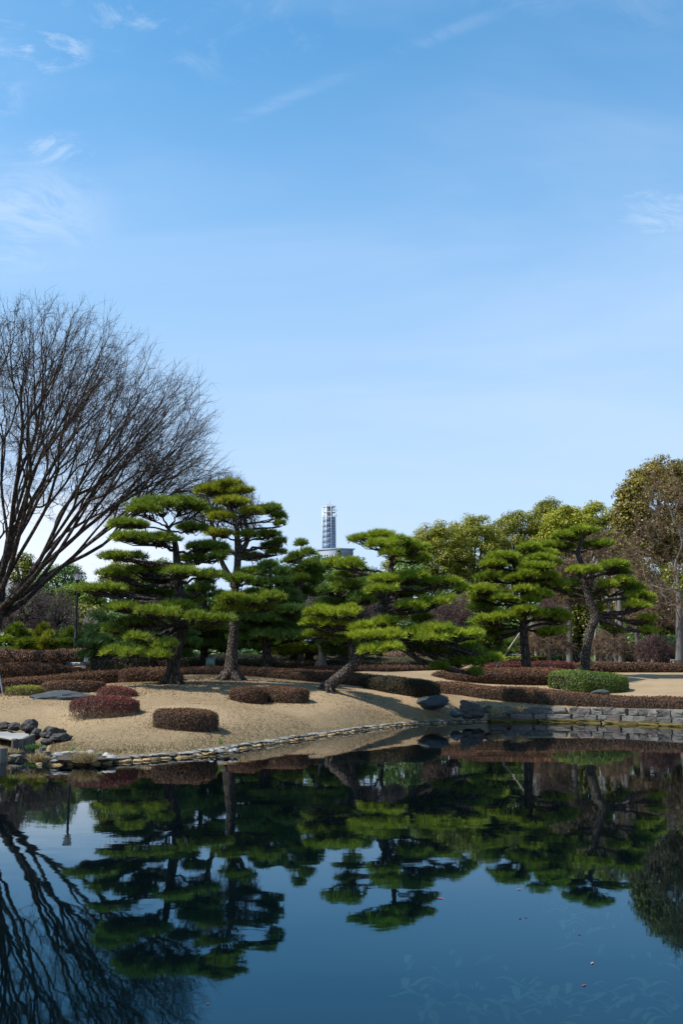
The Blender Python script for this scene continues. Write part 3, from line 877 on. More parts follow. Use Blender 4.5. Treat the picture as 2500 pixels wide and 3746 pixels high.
    if stems:
        sb = MB()
        k = int(L * 16)
        ss = rng.uniform(0.08, 0.92, k) * L
        qq = np.stack([np.interp(ss, s, Q[:, i]) for i in range(5)], 1)
        hz_ = np.interp(ss, s, hgt * (0.55 + .45 * en))
        zz = np.interp(ss, s, zb)
        p0 = np.c_[qq[:, 0], qq[:, 1] + rng.normal(size=k) * 0.08, zz - 0.05]
        p2 = np.c_[qq[:, 0] + rng.normal(size=k) * .16, qq[:, 1] + rng.uniform(-.45, .45, k) * qq[:, 4], zz + hz_ * rng.uniform(.65, .95, k)]
        p1 = p0 * .45 + p2 * .55 + rng.normal(size=(k, 3)) * 0.05
        sb.tubes(np.stack([p0, p1, p2], 1), np.tile([0.016, 0.010, 0.005], (k, 1)), 4, 0.5)
        sb.build('stems', M['twig_grey'], root)
    return root


for i, (nm, lb, lf, stt, dn, tw) in enumerate(HEDGES):
    hedge(nm, lb, lf, stt, dn, tw, stems=(nm == 'shrub' and ('crimson' in lb or 'yellow' in lb)))


# ------------------------------------------------------------------ trees
def bez(p0, p1, p2, p3, k):
    t = np.linspace(0, 1, k)[:, None]
    return (1 - t) ** 3 * p0 + 3 * (1 - t) ** 2 * t * p1 + 3 * (1 - t) * t * t * p2 + t ** 3 * p3


def catmull(P, k):
    P = np.asarray(P, float)
    Q = np.vstack([2 * P[0] - P[1], P, 2 * P[-1] - P[-2]])
    out = []
    for i in range(1, len(Q) - 2):
        t = np.linspace(0, 1, k, endpoint=False)[:, None]
        a, b, c, d = Q[i - 1], Q[i], Q[i + 1], Q[i + 2]
        out.append(0.5 * (2 * b + (c - a) * t + (2 * a - 5 * b + 4 * c - d) * t ** 2 + (3 * b - a - 3 * c + d) * t ** 3))
    out.append(P[-1:])
    return np.vstack(out)


def pad_lumps(c, a, b, h):
    """centres and sizes of the bushy lumps that make one cloud-pruned pad"""
    rl = float(np.clip(h * 0.56, 0.15, 0.38))
    n = int(np.clip(a * b * math.pi / (rl * rl * 1.75), 4, 34))
    pts = []
    tries = 0
    while len(pts) < n and tries < 600:
        tries += 1
        r, th = math.sqrt(random.random()), random.uniform(0, 6.283)
        p = np.array((math.cos(th) * r * max(a - rl * .8, a * .3), math.sin(th) * r * max(b - rl * .8, b * .3)))
        if all(np.hypot(*(p - q_[:2])) > rl * 0.95 for q_ in pts) or tries > 400:
            z = h * 0.42 * (1 - r * r) - h * 0.22 + random.uniform(-.24, .24) * h
            pts.append((p[0], p[1], z))
    return [(c + np.array(p), rl * random.uniform(.8, 1.15)) for p in pts]


def tuft_cloud(mb, lumps, dens, length, width, nn, base_tint, slot=0, under=-0.25):
    for (c, r) in lumps:
        k = max(12, int(dens * r * r * 7))
        d = nrm(rng.normal(size=(k * 2, 3)))
        d = d[d[:, 2] > under][:k]
        rad = rng.random((len(d), 1)) ** 0.35
        P = c + d * rad * np.array((1.2, 1.2, 0.72)) * r
        D = nrm(d * np.array((1, 1, .8)) + np.array((0, 0, 0.65)))
        tint = base_tint + random.uniform(-.10, .10) + rng.normal(size=len(d)) * 0.12 + 0.32 * (rad[:, 0] - .75)  # tint drops towards the lump's inside: inner shadow put into the colour
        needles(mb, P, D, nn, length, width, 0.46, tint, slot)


def pine(label, T, Y, trunk, pads, mats=('pine', 'bark_pine'), dens=50, length=0.225, width=0.026, nn=10, group=None, split=True, cat='pine tree', sc=0.574, limb_r=1.0, jmin=.3):
    """trunk: (x, y, radius in metres, dY); pads: (x, y, half width, half height, dY, tint, [material])"""
    base = W(*T(*trunk[0][:2]), Y)
    bz = ground_z(base[0], base[1])
    root = thing('pine_tree', label, cat, (base[0], base[1], bz), group)
    tp = np.array([W(*T(x, y), Y + dY) for x, y, r, dY in trunk])
    tp[0, 2] = min(tp[0, 2], bz + 0.05)
    tr = np.array([r for _, _, r, _ in trunk])
    ext = tp[0] - np.array((0, 0, 0.35)) - (tp[1] - tp[0]) * np.array((.06, .06, 0))
    cl = catmull(np.vstack([ext, tp]), 7)
    rr = np.interp(np.linspace(0, len(tr), len(cl)), np.arange(len(tr) + 1), np.r_[tr[0] * 1.45, tr])
    wob = np.c_[fbm(cl, 1.5, 31), fbm(cl, 1.5, 32), cl[:, 0] * 0] * 0.03
    cl = cl + wob * np.linspace(0, 1, len(cl))[:, None]
    tb = MB()
    tb.tubes(cl[None], rr[None], 12, 0.5, 0, 0.05)
    for k in range(5):                                   # root flare
        th = k * 1.257 + random.random()
        dv = np.array((math.cos(th), math.sin(th), 0))
        p0 = tp[0] + np.array((0, 0, 0.28)) + dv * tr[0] * .5
        p1 = tp[0] + dv * tr[0] * 1.25 + np.array((0, 0, 0.06))
        p2 = tp[0] + dv * tr[0] * 2.1 - np.array((0, 0, 0.10))
        tb.tubes(np.array([[p0, p1, p2]]), np.array([[tr[0] * .5, tr[0] * .34, tr[0] * .12]]), 6)
    cb, lb = MB(), tb                                    # small pines: limbs stay with the trunk
    if split:
        tb.build('trunk', M[mats[1]], root, smooth=True)
    topz = cl[:, 2].max()
    for pd in pads:
        x, y, hw, hh, dY, ti = pd[:6]
        mat = pd[6] if len(pd) > 6 else mats[0]
        c = W(*T(x, y), Y + dY)
        a, h = hw * sc * mpp(Y), hh * sc * mpp(Y) * (.97 if split else 1)
        b = float(np.clip(a * 0.8, 0.35, 1.7))
        lumps = pad_lumps(c, a, b, max(h, 0.14))
        pb = cb if not split else MB()
        tuft_cloud(pb, lumps, dens, length, width, nn, ti)
        # limb
        dist = np.hypot(*(cl[:, :2] - c[:2]).T)
        zt = c[2] - 0.12 * dist - h * .8
        j = int(np.argmin(np.abs(cl[:, 2] - zt) + 0.15 * dist))
        j = max(j, int(jmin * len(cl)))
        s0 = cl[j]
        e0 = c - np.array((0, 0, h * 0.55))
        dd = e0 - s0
        ln = np.linalg.norm(dd)
        bb = lb if not split else MB()
        r0 = min(rr[j] * 0.55, 0.022 + 0.028 * ln) * limb_r
        up = np.array((0, 0, 1.0))
        k1 = s0 + dd * .35 + up * ln * random.uniform(-.02, .12) + rng.normal(size=3) * ln * .05
        k2 = s0 + dd * .70 + up * ln * random.uniform(-.10, .04) + rng.normal(size=3) * ln * .05
        path = bez(s0, k1, k2, e0, 9)
        path[1:-1] += rng.normal(size=(7, 3)) * 0.025 * min(ln, 1.5)
        bb.tubes(path[None], np.linspace(r0, max(r0 * .4, .016), 9)[None], 6)
        for (lc, r) in lumps:
            s1 = path[random.randint(4, 8)]
            e1 = lc - np.array((0, 0, r * .12))
            mid = s1 * .5 + e1 * .5 + np.array((0, 0, -.03)) + rng.normal(size=3) * .06
            bb.tubes(np.array([[s1, mid, e1]]), np.array([[r0 * .36 + .006, r0 * .2 + .008, .006]]), 4)
        if split:
            pb.build('foliage', M[mat], root)
            bb.build('branch', M[mats[1]], root, smooth=True)
    if not split:
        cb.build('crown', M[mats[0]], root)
        tb.build('trunk', M[mats[1]], root, smooth=True)
    return root


c3 = lambda x, y: (300 + .574 * x, 1700 + .574 * y)
c4 = lambda x, y: (900 + .574 * x, 1700 + .574 * y)
c5 = lambda x, y: (1600 + .574 * x, 1600 + .574 * y)
ID = lambda x, y: (x, y)

pine('big cloud pruned pine with crooked dark trunk and broad flat pads', c3, 35.0,
     [(572, 1392, .25, 0), (592, 1210, .22, .05), (622, 1090, .21, .1), (640, 1000, .20, .1), (640, 890, .185, .1), (612, 760, .16, .05), (602, 600, .125, 0), (588, 490, .10, 0), (545, 410, .07, 0)],
     [(470, 255, 180, 48, -.4, .50), (640, 250, 150, 52, .3, .46), (745, 285, 60, 40, .6, .36), (400, 285, 110, 40, -.9, .50),
      (290, 385, 138, 34, .5, .48), (330, 468, 150, 42, -.9, .54), (500, 480, 125, 44, -.7, .54),
      (700, 405, 105, 38, .9, .42), (800, 525, 140, 42, .8, .34), (720, 600, 120, 40, 1.0, .26), (860, 590, 70, 36, .3, .34),
      (200, 590, 95, 34, 0, .50), (320, 590, 80, 34, .4, .42),
      (200, 700, 110, 38, .6, .50), (400, 675, 140, 50, .8, .46), (630, 685, 120, 40, -1.0, .58), (815, 705, 105, 40, -.3, .56), (500, 740, 120, 36, 1.2, .20),
      (52, 796, 92, 24, -.5, .54), (190, 795, 95, 34, -.3, .50), (330, 800, 110, 40, .9, .26), (470, 830, 130, 42, 1.3, .16),
      (255, 915, 105, 36, -.5, .60), (420, 940, 90, 44, -1.3, .64), (560, 950, 80, 44, -1.4, .62), (600, 905, 110, 32, -.6, .48),
      (730, 975, 85, 38, -1.3, .62), (880, 985, 92, 40, -1.0, .60), (800, 1030, 110, 28, -.3, .24), (340, 1010, 150, 40, .4, .18),
      (195, 1060, 80, 42, -.2, .34), (355, 1110, 76, 46, -1.2, .62), (210, 1195, 75, 46, -.9, .60), (330, 1200, 90, 50, -1.3, .64), (475, 1215, 80, 48, -1.4, .64), (525, 1150, 78, 32, -1.2, .60), (420, 860, 90, 30, .9, .30), (690, 860, 100, 34, 1.2, .22), (760, 800, 90, 34, 1.3, .24)],
     mats=('pine', 'bark_dark'), dens=50, jmin=.40)

pine('tall pine with thick straight grey plated trunk and high yellowish crown', c3, 38.7,
     [(948, 1375, .36, 0), (950, 1310, .28, 0), (958, 1180, .215, 0), (968, 1050, .185, 0), (970, 900, .17, 0), (978, 780, .155, 0), (992, 620, .135, 0), (992, 500, .12, 0), (985, 400, .10, 0), (960, 330, .06, 0)],
     [(830, 165, 120, 52, .2, .46, 'pine_yellow'), (930, 130, 90, 34, 0, .44, 'pine_yellow'), (1010, 170, 80, 34, -.2, .42, 'pine_yellow'), (900, 190, 110, 26, .6, .30),
      (960, 240, 112, 32, -.7, .60, 'pine_yellow'), (1080, 300, 78, 30, -.6, .56, 'pine_yellow'), (1190, 285, 90, 36, 0, .46), (1250, 330, 48, 30, .2, .42), (1260, 385, 34, 24, 0, .38),
      (890, 335, 85, 30, -.6, .60, 'pine_yellow'), (830, 300, 60, 24, .4, .42), (870, 445, 98, 24, -.4, .58, 'pine_yellow'), (1060, 452, 66, 24, -.3, .48), (1180, 450, 85, 30, .2, .44), (1260, 495, 48, 34, .3, .42), (1200, 520, 60, 20, .6, .32),
      (1080, 590, 90, 36, .9, .30), (1240, 560, 66, 34, .6, .30), (900, 560, 60, 26, .9, .30),
      (1000, 730, 92, 46, -.9, .52), (1060, 690, 80, 36, -.3, .46),
      (960, 855, 95, 44, -1.2, .66), (1080, 870, 90, 42, -1.3, .64), (1200, 845, 95, 42, -1.0, .64), (900, 915, 68, 38, -.9, .56), (1030, 925, 66, 36, -1.0, .54), (1150, 910, 110, 34, .1, .28)],
     mats=('pine', 'bark_pine'), dens=48, jmin=.48)

pine('strongly leaning pine with curved plated trunk and bright green pads', c4, 36.4,
     [(522, 1430, .23, 0), (560, 1385, .215, -.05), (640, 1320, .205, -.1), (705, 1250, .20, -.1), (748, 1170, .19, -.1), (800, 1060, .18, 0), (835, 980, .175, .1), (872, 900, .165, .1), (905, 820, .14, .1), (925, 720, .11, .1), (930, 640, .085, .1), (935, 590, .06, .1)],
     [(735, 478, 92, 32, .2, .50), (860, 455, 100, 28, .1, .50), (870, 510, 110, 38, -.8, .54), (980, 490, 90, 44, -.5, .54), (1090, 530, 90, 52, -.2, .50), (930, 565, 80, 38, -1.0, .56), (1100, 600, 85, 36, .6, .36),
      (1010, 560, 90, 34, .4, .44), (560, 630, 62, 42, .2, .52), (670, 640, 85, 50, -.3, .50), (640, 700, 70, 30, .8, .28), (650, 775, 98, 36, .9, .26),
      (900, 735, 110, 44, -.8, .56), (1060, 715, 110, 44, -.5, .56), (1170, 745, 85, 40, 0, .50), (860, 800, 100, 50, -1.2, .58), (1300, 750, 90, 34, .1, .52), (1390, 790, 50, 36, .3, .48), (1010, 820, 130, 32, .8, .22),
      (1060, 900, 105, 40, -.7, .60), (1200, 880, 100, 38, -.5, .58), (1290, 855, 48, 30, -.2, .54), (1130, 985, 70, 30, 1.0, .20),
      (470, 940, 95, 46, -.3, .60), (580, 950, 110, 56, -.7, .62), (660, 930, 75, 46, -.3, .60), (420, 1010, 70, 42, 0, .54), (560, 1010, 110, 36, -.2, .52), (480, 1085, 110, 40, .7, .30), (610, 1120, 95, 44, .6, .24),
      (740, 1040, 85, 42, -1.1, .62), (870, 1010, 100, 40, -.5, .60), (790, 1095, 120, 40, -1.6, .66), (920, 1085, 88, 46, -1.4, .64), (800, 1190, 82, 32, -1.9, .66), (920, 1165, 80, 36, -1.8, .66), (950, 980, 80, 30, .3, .50),
      (1090, 1070, 85, 50, -1.0, .66), (1220, 1050, 110, 44, -.9, .64), (1330, 1085, 90, 50, -.8, .64), (1430, 1085, 82, 48, -.4, .60), (1180, 1110, 110, 34, -1.2, .60),
      (1160, 1180, 100, 46, .2, .14), (1300, 1190, 110, 56, .3, .14), (1430, 1180, 90, 60, .2, .18), (1370, 1260, 90, 36, .1, .14), (1230, 1290, 60, 20, -.4, .20), (1470, 1255, 70, 36, .2, .34), (1570, 1235, 75, 30, .2, .60), (1470, 1330, 40, 26, -.2, .24)],
     mats=('pine_bright', 'bark_pine'), dens=50, jmin=.50)

pine('upright pine with short thick trunk in the dark red azalea bed', c5, 45.0,
     [(572, 1512, .24, 0), (566, 1400, .21, 0), (555, 1280, .19, 0), (552, 1180, .18, 0), (550, 1050, .16, 0), (560, 920, .14, 0), (590, 800, .10, 0), (596, 730, .06, 0)],
     [(590, 705, 72, 32, 0, .48), (680, 745, 88, 34, .3, .46), (420, 765, 110, 38, -.4, .50), (370, 810, 90, 30, -.6, .52), (490, 800, 66, 36, .3, .36), (660, 775, 92, 40, -.4, .52), (730, 800, 70, 34, .4, .40),
      (640, 830, 112, 32, -.8, .54), (590, 875, 76, 30, -1.0, .50), (320, 890, 72, 42, .1, .36), (490, 900, 64, 26, -.8, .50), (720, 885, 62, 28, -.6, .50), (440, 880, 60, 36, .6, .30),
      (310, 975, 100, 44, -.3, .52), (300, 1030, 95, 36, .3, .34), (420, 1030, 82, 36, -.6, .48), (560, 972, 88, 30, -1.0, .52), (640, 1005, 100, 36, -.7, .42), (720, 930, 110, 54, .5, .28), (270, 1085, 78, 46, .5, .16), (640, 930, 100, 40, .6, .26), (600, 1040, 60, 26, -.9, .50),
      (560, 1105, 95, 44, -1.0, .56), (440, 1140, 90, 44, -.7, .54), (320, 1165, 92, 46, -.4, .52), (640, 1130, 70, 40, -.6, .50), (740, 1130, 105, 42, .1, .38), (790, 1160, 66, 26, 0, .44), (740, 1240, 95, 34, -.1, .42), (690, 1255, 60, 26, 0, .36), (330, 1220, 110, 36, .8, .20), (300, 1300, 105, 46, .9, .26), (370, 1270, 70, 46, 1.0, .22)],
     mats=('pine_bright', 'bark_dark'), dens=44, length=0.24, width=0.030, jmin=.45)

pine('slender pine with S-curved bare grey trunk and small separate pads', c5, 47.0,
     [(942, 1482, .235, 0), (950, 1400, .22, 0), (962, 1300, .215, 0), (985, 1215, .21, 0), (1012, 1150, .205, 0), (992, 1090, .195, 0), (968, 1030, .175, 0), (952, 960, .165, 0), (938, 890, .155, 0), (918, 800, .13, 0), (898, 735, .11, 0), (925, 660, .06, 0)],
     [(910, 597, 76, 26, 0, .44), (980, 597, 52, 28, .2, .34), (800, 625, 72, 38, -.2, .46), (860, 640, 80, 34, .3, .30), (730, 690, 88, 34, 0, .44), (790, 705, 90, 26, .7, .22), (1055, 682, 72, 34, .1, .34), (960, 690, 50, 22, .6, .30),
      (900, 850, 62, 32, -.8, .56), (1000, 850, 56, 32, -.7, .54), (1130, 815, 92, 36, -.2, .46), (1160, 855, 80, 32, .6, .22), (1195, 915, 66, 34, -.3, .56), (1090, 945, 64, 34, -.5, .58), (1240, 960, 92, 32, .5, .26),
      (1290, 1010, 90, 42, -.1, .44), (1270, 1070, 86, 42, -.4, .46), (1340, 1060, 52, 36, .2, .38), (820, 935, 92, 44, .5, .24), (750, 960, 80, 40, .3, .30), (870, 1000, 70, 30, .6, .16), (1035, 990, 62, 34, .5, .18),
      (1350, 1160, 60, 28, -.2, .52), (1350, 1235, 62, 32, 0, .50), (1345, 1190, 40, 18, .2, .16), (1090, 1205, 50, 44, .3, .20), (1140, 1240, 50, 40, .5, .18), (1030, 1100, 30, 50, .5, .2)],
     mats=('pine_bright', 'bark_pine'), dens=44, length=0.24, width=0.030, jmin=.42)


def auto_pads(px, top, bot, hw, n, tint, shape=1.0):
    """tiers of pads from a narrow top to a broad foot"""
    out = []
    for i in range(n):
        f = i / max(1, n - 1)
        y = top + (bot - top) * f
        half = hw * (0.35 + 0.65 * min(1, f * 1.4) ** shape)
        k = 1 if f < .12 else 2 + (half > hw * .8)
        for j in range(k):
            x = px + (0 if k == 1 else (j / (k - 1) - .5) * 2 * half * .62) + random.uniform(-.12, .12) * half
            w = half * (0.55 if k > 1 else .8)
            out.append((x, y + random.uniform(-.35, .35) * (bot - top) / n, w, (bot - top) / n * random.uniform(.55, .75), random.uniform(-1, 1) * .8, tint + random.uniform(-.1, .1)))
    return out


BG_PINES = [
    # label, Y, trunk pts (px,py,r), crown (px, top, bottom, half width, tiers), mat, tint
    ('slim far pine with a bare pale trunk right of the tall grey trunk', 50, [(1098, 2405, .18), (1100, 2330, .16), (1098, 2240, .14), (1095, 2150, .12), (1100, 2050, .08), (1102, 2005, .05)], (1105, 1995, 2160, 78, 6), 'pine', .34, 'bark_pale'),
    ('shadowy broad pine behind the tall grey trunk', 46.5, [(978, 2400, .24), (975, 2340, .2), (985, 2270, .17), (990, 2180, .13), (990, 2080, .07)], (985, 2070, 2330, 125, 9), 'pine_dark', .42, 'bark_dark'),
    ('dark pine filling the gap between the two largest trunks', 49, [(745, 2400, .2), (748, 2330, .17), (750, 2240, .13), (748, 2150, .08)], (750, 2140, 2360, 130, 8), 'pine_dark', .40, 'bark_dark'),
    ('low dark pine whose boughs touch the ground left of the big pine', 47, [(395, 2410, .16), (398, 2350, .13), (400, 2290, .09)], (395, 2270, 2400, 95, 5), 'pine_blue', .30, 'bark_dark'),
    ('tiered bluish green pine right of the lamp post', 55, [(355, 2395, .16), (358, 2340, .13), (362, 2270, .08)], (352, 2262, 2385, 72, 5), 'pine_blue', .45, 'bark_dark'),
    ('small light green cloud pruned pine just behind the lamp post', 55, [(262, 2390, .12), (262, 2350, .1), (260, 2310, .06)], (262, 2305, 2378, 46, 4), 'pine', .40, 'bark_dark'),
    ('small golden green dome shaped pine left of the lamp post', 55, [(158, 2385, .12), (160, 2340, .1), (162, 2300, .06)], (160, 2292, 2375, 46, 4), 'pine_yellow', .46, 'bark_dark'),
    ('small tiered green pine with white prop near the pale mounds', 55, [(72, 2385, .12), (72, 2340, .1), (74, 2300, .06)], (65, 2288, 2380, 58, 4), 'pine_bright', .36, 'bark_dark'),
    ('small pine with bowed trunk and yellowish tips before the tiled roof', 50, [(983, 2398, .2), (978, 2372, .18), (985, 2345, .14), (998, 2330, .08)], (968, 2300, 2372, 52, 4), 'pine', .56, 'bark_dark'),
    ('rounded low pine in front of the dark pavilion', 50, [(1075, 2400, .2), (1076, 2370, .17), (1078, 2345, .1)], (1062, 2332, 2388, 56, 3), 'pine_bright', .42, 'bark_dark'),
    ('dark pine with forked pale trunk in front of the pavilion doorway', 49, [(1176, 2408, .22), (1180, 2385, .2), (1168, 2350, .14), (1150, 2310, .08)], (1250, 2330, 2385, 95, 3), 'pine', .34, 'bark_pale'),
    ('leaning dark trunked pine in front of the pavilion wall', 50, [(1125, 2404, .22), (1140, 2372, .2), (1165, 2330, .14), (1200, 2300, .08)], (1190, 2250, 2300, 90, 3), 'pine_dark', .5, 'bark_dark'),
    ('dark pine behind the black trunk at the end of the olive bed', 53, [(1290, 2406, .24), (1292, 2370, .2), (1296, 2320, .12)], (1290, 2315, 2390, 70, 4), 'pine_dark', .36, 'bark_dark'),
    ('shaded pine behind the crown of the leaning pine', 48, [(1290, 2400, .2), (1285, 2250, .15), (1280, 2150, .1)], (1285, 2090, 2200, 105, 4), 'pine_dark', .44, 'bark_dark'),
    ('tall dark pine standing behind the big pine, filling its middle', 44, [(560, 2440, .2), (565, 2330, .17), (575, 2200, .12)], (575, 2190, 2400, 130, 7), 'pine_dark', .28, 'bark_dark'),
    ('shaded pine behind the upright pine in the red bed', 52, [(1780, 2430, .18), (1782, 2340, .15), (1785, 2260, .1)], (1790, 2200, 2380, 85, 6), 'pine_dark', .46, 'bark_dark'),
]
for lb, Y, tr, cr, mt, ti, bk in BG_PINES:
    pine(lb, ID, Y, [(x, y, r, 0) for x, y, r in tr], auto_pads(*cr[:4], cr[4], ti), mats=(mt, bk), dens=32, length=0.30, width=0.040, nn=8, split=False, sc=1.0, limb_r=.8)


def crown_lumps(c, rx, ry, rz, n, r, low=-0.35):
    out = []
    for _ in range(n):
        d = nrm(rng.normal(size=3))
        while d[2] < low:
            d = nrm(rng.normal(size=3))
        k = random.uniform(.55, 1.0) ** .6
        out.append((c + d * np.array((rx, ry, rz)) * k * .93, r * random.uniform(.7, 1.3)))
    return out


def broadleaf(label, Y, px, top, bot, hw, leaf, tint=.5, lump_px=26, nl=70, leaf_px=4.0, per=150, ground_py=None, trunk_r=.3, bark='bark_dark', low=-.75, depth=.8, flat=1.0, name='broadleaf_tree', cat='tree'):
    c = W(px, (top + bot) / 2, Y)
    m = mpp(Y)
    rx, rz = hw * m, (bot - top) / 2 * m
    ry = rx * depth
    gzv = ground_z(c[0], Y)
    root = thing(name, label, cat, (c[0], Y, gzv))
    lumps = crown_lumps(c, rx, ry, rz, int(nl * 1.35), lump_px * m, low)
    mb = MB()
    for (lc, r) in lumps:
        k = per
        d = nrm(rng.normal(size=(k, 3)) + np.array((0, 0, .35)))
        rad = rng.random((k, 1)) ** .4
        P = lc + d * rad * r * np.array((1.1, 1.1, .8 * flat))
        ti = tint + random.uniform(-.16, .16) + .45 * (rad[:, 0] - .75) + rng.normal(size=k) * .07  # leaves deep in a lump are darker, radial shading carried by the tint
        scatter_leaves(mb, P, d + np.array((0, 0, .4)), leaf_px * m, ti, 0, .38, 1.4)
    tb = MB()
    b0 = np.array((c[0] + rng.normal() * .2, Y, gzv - .3))
    fork = np.array((c[0], Y, max(gzv + .5, c[2] - rz * .55)))
    tb.tubes(np.array([[b0, b0 * .5 + fork * .5 + np.array((rng.normal() * .15, 0, 0)), fork]]), np.array([[trunk_r * 1.2, trunk_r, trunk_r * .85]]), 8)
    L = lumps[::max(1, len(lumps) // 26)]
    P = []
    for lc, r in L:
        s1 = fork + (c - fork) * random.uniform(-.3, .5)
        P.append(bez(s1, s1 * .65 + lc * .35 + np.array((0, 0, .1 * rz)), s1 * .3 + lc * .7 + rng.normal(size=3) * rx * .08, lc, 6))
    tb.tubes(np.array(P), np.tile(np.linspace(trunk_r * .45, trunk_r * .08, 6), (len(P), 1)), 5)
    tb.build('trunk', M[bark], root, smooth=True)
    mb.build('crown', M[leaf], root)
    return root


BL = [
    # label, Y, px, top, bot, hw, leaf, tint, lump, nl, leafpx, per
    ('olive evergreen tree at the left end of the far tree line', 112, 1600, 1905, 2230, 128, 'leaf_olive', .48, 29, 120, 4.0, 260),
    ('low olive evergreen tucked behind the leaning pine crown', 110, 1490, 1965, 2230, 95, 'leaf_olive', .40, 27, 90, 4.2, 220),
    ('olive evergreen tree, second along the far tree line', 114, 1738, 1876, 2230, 132, 'leaf_olive', .50, 29, 120, 4.0, 260),
    ('tall dark olive evergreen at the top of the far tree line', 116, 1885, 1842, 2230, 135, 'leaf_olive', .44, 30, 120, 4.0, 260),
    ('rounded dark green evergreen behind the yellow green tree', 118, 2005, 1814, 2230, 118, 'leaf_olive', .36, 30, 120, 4.0, 260),
    ('bright yellow green evergreen tree above the slender pine', 98, 2080, 1848, 2080, 105, 'leaf_yellow', .50, 28, 90, 5.0, 170),
    ('second yellow green evergreen next to the tall bronze tree', 100, 2195, 1832, 2090, 95, 'leaf_yellow', .44, 28, 80, 5.0, 170),
    ('very tall bronze green evergreen towering over the right bank', 76, 2420, 1650, 2150, 160, 'leaf_orange', .50, 36, 150, 5.4, 260),
    ('tall bronze green evergreen cut off by the picture edge', 78, 2580, 1600, 2200, 160, 'leaf_orange', .46, 36, 150, 7.0, 110),
    ('narrow bronze green evergreen shoulder before the tallest tree', 74, 2325, 1735, 2080, 85, 'leaf_orange', .48, 30, 90, 7.0, 110),
    ('brownish olive evergreen low behind the brown bare tree', 72, 2310, 2010, 2330, 105, 'leaf_orange', .34, 32, 80, 6.0, 110),
    ('dark olive evergreen low at the right edge', 72, 2465, 2060, 2400, 110, 'leaf_olive', .28, 32, 85, 6.0, 110),
    ('dense shady evergreen behind the slender pine trunk', 74, 2130, 2060, 2380, 100, 'leaf_olive', .20, 32, 80, 6.0, 100),
    ('rounded dark pine like evergreen behind the lamp head', 84, 215, 2052, 2230, 105, 'pine_blue', .60, 22, 90, 4.4, 120),
    ('spreading blue green evergreen below the lamp head', 80, 285, 2130, 2300, 100, 'pine', .34, 22, 80, 4.6, 110),
    ('small evergreen glimpsed between the limbs of the bare tree', 88, 80, 2022, 2200, 50, 'leaf_olive', .30, 22, 40, 4.6, 90),
    ('yellowish evergreen behind the left pads of the big pine', 86, 445, 2052, 2190, 85, 'leaf_yellow', .24, 22, 70, 4.6, 100),
    ('dark evergreen behind the upper trunk of the big pine', 84, 600, 2045, 2230, 90, 'leaf_dark', .60, 24, 70, 4.6, 100),
    ('bushy evergreen with bright yellow sprays right of the lamp post', 72, 325, 2205, 2345, 65, 'leaf_yellow', .16, 22, 50, 5.0, 100),
    ('dark glossy evergreen below the glass tower, left part', 82, 1165, 2026, 2240, 95, 'leaf_dark', .58, 24, 80, 5.0, 110),
    ('dark glossy evergreen below the glass tower, right part', 80, 1290, 2026, 2260, 100, 'leaf_dark', .66, 24, 80, 5.0, 110),
    ('dark evergreen between the tall grey trunk and the slim far pine', 80, 1010, 2045, 2260, 90, 'leaf_dark', .50, 24, 70, 5.0, 110),
    ('bluish dark evergreen right of the leaning pine top', 76, 1500, 2050, 2180, 75, 'leaf_dark', .62, 24, 60, 5.0, 110),
    ('green evergreen shrub below the far tree line', 74, 1800, 2120, 2320, 120, 'leaf_olive', .22, 28, 70, 5.4, 100),
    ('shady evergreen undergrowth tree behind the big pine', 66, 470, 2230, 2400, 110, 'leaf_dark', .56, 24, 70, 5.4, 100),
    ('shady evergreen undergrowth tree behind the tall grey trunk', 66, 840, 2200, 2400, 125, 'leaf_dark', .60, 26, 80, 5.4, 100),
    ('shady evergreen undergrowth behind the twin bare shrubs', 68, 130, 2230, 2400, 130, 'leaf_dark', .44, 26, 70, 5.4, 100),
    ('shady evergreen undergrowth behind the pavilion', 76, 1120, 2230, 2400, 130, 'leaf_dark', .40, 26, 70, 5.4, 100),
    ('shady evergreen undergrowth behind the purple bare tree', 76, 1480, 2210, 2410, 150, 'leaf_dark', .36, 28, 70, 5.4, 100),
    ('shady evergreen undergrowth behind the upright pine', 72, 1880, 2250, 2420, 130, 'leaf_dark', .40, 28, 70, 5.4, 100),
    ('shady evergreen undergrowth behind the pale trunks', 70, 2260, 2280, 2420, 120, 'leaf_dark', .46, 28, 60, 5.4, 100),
    ('shady evergreen undergrowth behind the round reddish bare tree', 78, 1680, 2130, 2410, 140, 'leaf_dark', .50, 28, 80, 5.4, 100),
    ('shady evergreen undergrowth behind the slender trunk', 76, 2095, 2160, 2420, 110, 'leaf_olive', .18, 28, 80, 5.4, 100),
    ('dark evergreen shrub behind the slatted benches', 66, 2440, 2330, 2432, 80, 'leaf_dark', .58, 24, 50, 5.4, 100),
]
for b in BL:
    broadleaf(b[0], b[1], b[2], b[3], b[4], b[5], b[6], b[7], b[8], b[9], b[10], b[11])
